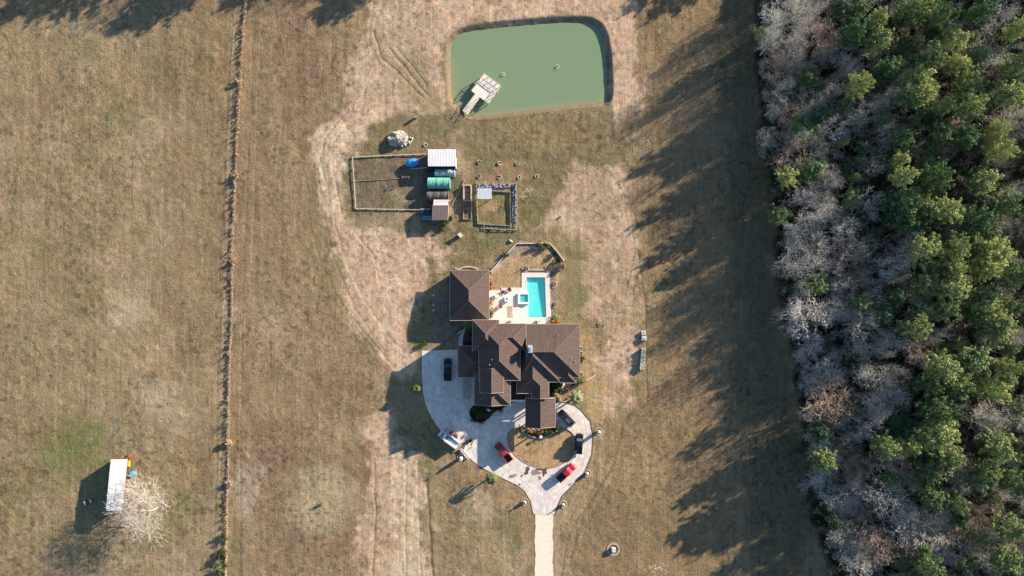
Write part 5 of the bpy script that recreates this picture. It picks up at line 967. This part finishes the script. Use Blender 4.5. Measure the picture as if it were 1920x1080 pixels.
for i, (px, py, lab) in enumerate([(985,504,'round stone ring planter at the top left of the pool'),(1028,503,'round stone ring planter at the top right of the pool'),(1037.5,533,'round stone ring planter at the upper right side of the pool'),(1039,571,'round stone ring planter at the lower right side of the pool')]):
    e = empty('ring_planter', P3(px, py), 0, lab, 'planter', 'ring planters round the pool'); MB().ring((0,0,0), .80, .10, .16, 24, z0=-.1).build('ring', edge_m, e)
    MB().cyl((0,0,-.05),(0,0,.10),.78,n=20).build('mulch', mat('mulch', (.14,.085,.06), 1, var=.3, scale=4), e); link('foliage', SMM['dry'][i % 3], e).scale = (.7,.7,.5)
SG = 'saplings in pale rings above the square garden'
for i, (px, py, lab) in enumerate([(899,303.6,'sapling ring, upper left of the seven above the square garden'),(936.6,306,'sapling ring, second in the upper row above the square garden'),(970,306,'dim sapling ring at the right end of the upper row above the square garden'),(898.7,330.6,'faint sapling ring, left end of the lower row above the square garden'),(936.4,331.7,'sapling ring, second in the lower row above the square garden'),(973.7,332.7,'sapling ring, third in the lower row, nearest the garden corner'),(1006.5,330.5,'white sapling ring farthest right of the lower row'),(798,271.5,'small white sapling ring above the left corner of the livestock shed')]):
    e = empty('sapling_ring', P3(px, py), 0, lab, 'sapling', SG); MB().ring((0,0,0), .45, .10, .16, 18, z0=-.1, a0=i*50, a1=i*50+(300 if i != 5 else 360)).build('ring', white if i in (1,5,6,7) else edge_m, e)
    MB().cyl((0,0,0),(.02,.02,.9),.03,.015,6).cyl((0,0,.4),(.25,.1,.8),.015,.008,4).cyl((0,0,.5),(-.2,-.15,.9),.015,.008,4).build('stem', bark, e)
# ---------------------------------------------------------------- fence row at left
FR = [(463,-60),(462,0),(455,100),(446,250),(441,370),(436,470),(437,550),(433,650),(430,750),(430,830),(427,950),(425,1080),(424,1150)]
e = fence('wire_fence', 'long wire fence with wooden posts running through the overgrown fence row', FR, 1.0, wood, .012, 5.0, .12, rails=(1.0,), rh=.012)
r = np.random.default_rng(21); pts = []; pg = []
for a, b_ in zip(FR, FR[1:]):
    A = np.array(P(*a)); B = np.array(P(*b_)); L_ = np.linalg.norm(B-A)
    for k in range(int(L_*8)):
        t = r.random(); p_ = A+(B-A)*t; hh = .3+.7*r.random()*(.55+.7*(math.sin(p_[1]*.31)+math.sin(p_[1]*.83+1)+math.sin(p_[1]*2.1) > .2)); w_ = r.normal()*.13; pts.append((p_[0]+w_, p_[1], hh*.6, hh))
A_ = np.array(pts); c = A_[:, :3]; 
dry_m = leafmat('dry_weeds', (.26,.165,.125), (.52,.38,.30)); Q = puffs(c, .12+.13*r.random(len(c)), 18, .09, r)
o = tag(link('fence_row_brush', quads_mesh('fence_row_brush', Q, dry_m)), 'pinkish dry brush growing thick along the long left fence', 'brush', None, 'stuff')
sel = A_[A_[:, 3] > .85][::4]; cc = np.repeat(sel[:, :3], 7, 0); st = cc*np.array([1,1,0]); en = cc + r.normal(size=cc.shape)*np.array([.25,.3,.25]) + np.array([0,0,.75])
tag(link('tall_weeds', tubes_mesh('tall_weeds', np.concatenate([st, en, np.full((len(cc),1),.02), np.full((len(cc),1),.012)],1), dry_m)), 'tall dry weed stalks rising from the overgrown fence row', 'weeds', None, 'stuff')
for i, (px, py, s) in enumerate([(443,330,1.4),(448,152,1.3),(431,828,1.7),(433,905,1.3),(440,490,1.2)]): shrub(px, py, s, 'dry', ['tan shrub in the fence row, fourth part down','tan shrub high up in the fence row','thick tan shrub in the fence row beside the worn pale patch','tan shrub in the fence row below the thick one','small tan shrub in the middle of the fence row'][i])
for i, (px, py, s) in enumerate([(419,1040,2.0),(417,1066,2.3),(424,1003,1.7)]): shrub(px, py, s, 'dark' if i == 0 else 'green', ['dark bush second from the bottom of the fence row','green bush at the very bottom of the fence row','green bush above the dark one at the bottom of the fence row'][i])
# ---------------------------------------------------------------- piles, pallets, tanks, odds and ends
rock = mat('debris', (.24,.22,.21), .95, col2=(.50,.44,.38), scale=.8, bump=.15, bscale=2)
e = empty('debris_pile', P3(749, 261), 0, 'large pale mound of rubble left of the sheds', 'rubble pile')
bmx = bmesh.new(); bmesh.ops.create_icosphere(bmx, subdivisions=4, radius=1); r_ = random.Random(3)
from mathutils import noise as mn
for v in bmx.verts:
    k = 1 + .34*mn.noise(v.co*1.6) + .16*mn.noise(v.co*5); v.co = Vector((v.co.x*2.75*k, v.co.y*1.9*k, max(-.1, v.co.z*1.5*k)))
me = bpy.data.meshes.new('mound'); bmx.to_mesh(me); bmx.free(); me.materials.append(rock); link('mound', me, e)
o = MB()
for k in range(26): a = r_.uniform(-2.2, .4); o.ball((math.cos(a)*2.6*r_.uniform(.8,1.1)+.5, math.sin(a)*1.7*r_.uniform(.8,1.2), .2), r_.uniform(.15,.4), 1, (1,1,.8), .25, k)
o.build('rubble', rock, e)
stone = mat('stacked_stone', (.30,.30,.29), .9, col2=(.62,.62,.58), scale=2.2, bump=.06, bscale=5); blackm = mat('black_wrap', (.03,.03,.03), .7)
def pallet(px, py, wx_, wy_, h, label, m, rz=0.0, n_=3, g='pallets of stone beside the right field'):
    e = empty('stone_pallet', P3(px, py, h), rz, label, 'pallet', g); e.location.z = 0; MB().box(-wx_/2,wx_/2,-wy_/2,wy_/2,.05,.14).build('base', wood, e)
    o = MB(); r_ = random.Random(int(px*py))
    for i in range(n_):
        for j in range(n_):
            sx_, sy_ = wx_/n_, wy_/n_; x = -wx_/2+sx_*(i+.5); y = -wy_/2+sy_*(j+.5); o.box(x-sx_*.46, x+sx_*.46, y-sy_*.46, y+sy_*.46, .14, h*r_.uniform(.75,1.0), Matrix.Translation((x,y,0)) @ Matrix.Rotation(r_.uniform(-.15,.15),4,'Z') @ Matrix.Translation((-x,-y,0)), bev=.03)
    o.build('stones', m, e)
wst = mat('white_stone', (.60,.60,.56), .8, col2=(.74,.74,.70), scale=3)
pallet(1207, 624.5, 1.1, 1.15, .7, 'whitish pallet of stone, topmost of the line beside the right field', wst, .05, 2); pallet(1208.2, 634.5, 1.3, 1.15, .85, 'wider white pallet of stone just below the topmost one', wst, .02, 2)
for i in range(5): pallet(1207-i*.75, 657.5+i*8.3, 1.15, 1.05, .9, ['grey stone pallet at the upper end of the row of five','grey stone pallet, second in the row of five','grey stone pallet in the middle of the row of five','grey stone pallet, fourth in the row of five','grey stone pallet at the lower end of the row of five'][i], stone, -.05+.03*i, 3)
pallet(1196, 697.3, .6, .5, .25, 'small low grey stone stack lower left of the row of pallets', stone, .2, 2)
def tank(name, label, px, py, r, h, m, cat, lidm=None, z=0, g=None):
    e = empty(name, P3(px, py, h, z), 0, label, cat, g); MB().cyl((0,0,0),(0,0,h),r,n=18).build('body', m, e); MB().cyl((0,0,h+.003),(0,0,h+.05),r*.92,n=18).build('lid', lidm or m, e)
pal = mat('pale_lid', (.58,.62,.62), .6)
for py, lab in ((553.5,'round pale tank lid in the shade, uppermost of three'),(571,'round pale tank lid in the shade, middle of three'),(581.8,'round pale tank lid in the shade, lowest of three')): tank('septic_lid', lab, 812.8, py, .26, .25, pal, 'tank lid', g='tank lids in the shade left of the detached building')
def acunit(px, py, lab): 
    e = empty('air_conditioner', P3(px, py), 0, lab, 'air conditioner', 'air conditioners against the walls'); MB().box(-.42,.42,-.42,.42,0,.9,bev=.03).build('casing', mat('ac_grey', (.35,.36,.35), .6), e); MB().cyl((0,0,.901),(0,0,.93),.32,n=16).build('fan_grille', darkw, e)
acunit(840, 575.5, 'air conditioner box at the left wall of the detached building'); acunit(1089, 652, 'air conditioner box at the upper right wall of the house'); acunit(1089.5, 661, 'air conditioner box, lower one at the right wall of the house'); acunit(1089.5, 700, 'pale air conditioner box near the lower right corner of the house')
e = empty('well_cover', P3(1150, 1030), 0, 'square concrete well cover in a scuffed ring on the right field', 'well cover'); MB().box(-.55,.55,-.6,.6,0,.75,bev=.04).build('box', mat('well_green', (.40,.46,.44), .7, var=.1), e); MB().box(-.45,.45,-.5,.5,.753,.80).build('lid', pal, e)
MB().ring((0,0,0), 1.5, .5, .06, 26, z0=-.1).build('gravel_ring', mat('scuffed', (.42,.34,.26), 1, var=.3, scale=3), e)
tank('fire_barrel', 'dark rusty fire barrel on the grass above the rubble mound', 779, 219, .38, .9, mat('rust', (.08,.06,.06), .9, var=.3), 'barrel', mat('ash', (.3,.28,.3), 1))
tank('blue_barrel', 'bright blue barrel beside the right wall of the lone barn', 246.6, 889, .62, 1.0, mat('barrel_blue', (.04,.30,.55), .4), 'barrel', mat('barrel_lid', (.12,.45,.68), .4))
tag(MB().box(-.4,.4,-.8,.8,0,.5,bev=.1).build('yellow_trough', mat('yellow', (.62,.52,.08), .5), loc=P3(241.5,869)), 'yellow trough tight beside the upper right corner of the barn', 'trough')
wheelbarrow('wheelbarrow', 'red wheelbarrow at the upper right corner of the barn', 244, 857, R(120), mat('red_metal', (.45,.05,.03), .5))
tag(MB().box(-.5,.5,-.7,.7,0,.5,bev=.08,top=.8).build('hay_bale', mat('orange_tarp', (.48,.25,.15), .9, var=.2), loc=P3(238,920)), 'orange tan bale beside the right wall of the lone barn', 'bale')
e = empty('quad_bike', P3(165.5, 941, .6, 0), R(20), 'grey and white quad bike parked in the barn shadow', 'quad bike'); gq = mat('quad_white', (.5,.5,.55), .4)
MB().box(-.75,.75,-.25,.25,.5,.75,bev=.06).build('body', mat('quad_grey', (.22,.23,.28), .4), e); MB().box(-.5,.1,-.18,.18,.752,.88,bev=.04).build('seat', drk, e)
for x in (-.75,.75): MB().box(x-.3,x+.3,-.5,.5,.80,.86,bev=.01).build('rack', gq, e)
for x in (-.65,.65):
    for y in (-.5,.5): MB().cyl((x,y-.13,.3),(x,y+.13,.3),.3,n=14).build('wheel', tyre, e)
MB().cyl((.3,-.4,1.0),(.3,.4,1.0),.025,n=6).cyl((.3,0,.7),(.3,0,1.0),.03,n=6).build('handlebar', drk, e)
o = MB(); r_ = random.Random(9)
for k in range(30): a = r_.uniform(0,6.28); d = r_.uniform(0,1.6); o.ball((math.cos(a)*d, math.sin(a)*d*.8, .12), r_.uniform(.12,.35), 1, (1,1,.7), .3, k)
tag(o.build('scrap_heap', mat('scrap', (.05,.05,.055), .8, col2=(.5,.40,.34), scale=2.0), loc=P3(306,951)), 'dark heap of scrap under the right side of the big leafless tree', 'scrap heap')
o = MB()
for k in range(12): a = r_.uniform(0,3.14); x, y = r_.uniform(-.7,.7), r_.uniform(-.5,.5); o.cyl((x,y,.08),(x+math.cos(a)*.7,y+math.sin(a)*.7,.2),.06,.04,5)
tag(o.build('branch_heap', mat('char', (.05,.04,.035), 1, col2=(.45,.38,.3), scale=3), loc=P3(1128,611)), 'little heap of dark branches right of the pool side lawn', 'branch heap')
# posts with long thin shadows
def lamp(px, py, h, label, r=.05, head=.22, top=True, cat='post', name='yard_post'):
    e = empty(name, P3(px, py), 0, label, cat); MB().cyl((0,0,0),(0,0,h),r,r*.8,8).build('pole', grey, e)
    if top: MB().box(-head,head,-head,head,h+.003,h+head*1.6,bev=.02,top=.8).build('head', darkw, e)
lamp(1112, 367, 2.75, 'tall thin post with box head on the dirt right of the gardens', .045, .22, cat='post')
lamp(1001.5, 838, 1.1, 'short thin stake, left of two on the round island', .05, .1, False); lamp(1017.5, 837, 1.3, 'short thin stake, right of two on the round island', .05, .1, False)
lamp(878, 393, 1.8, 'thin post standing by the lower raised planter', .04, .1, False); lamp(413, 1064, 1.0, 'white marker post at the bottom of the fence row', .12, .2)
e = empty('statue', P3(1014, 817.5), 0, 'pale garden statue at the tip of the bed below the portico', 'statue'); st_m = mat('statue_stone', (.62,.62,.6), .7)
MB().box(-.3,.3,-.3,.3,0,.45,bev=.03).build('plinth', st_m, e); MB().cyl((0,0,.45),(0,0,1.0),.18,.12,10).cyl((0,0,1.0),(0,0,1.15),.4,.45,14).build('basin', st_m, e)
for i, (px, py, lab) in enumerate([(916,769,'pale boulder in the shaded bed below the garage'),(1053,727,'white boulder in the bed at the lower right of the house'),(1056,721,'small white boulder just above the other in the corner bed'),(958,452,'small pale boulder above the garden wall')]):
    tag(MB().ball((0,0,.2), .38 if i else .5, 2, (1.3,.8,.7), .15, i).build('boulder', st_m, loc=P3(px,py), rz=i*.8), lab, 'boulder')
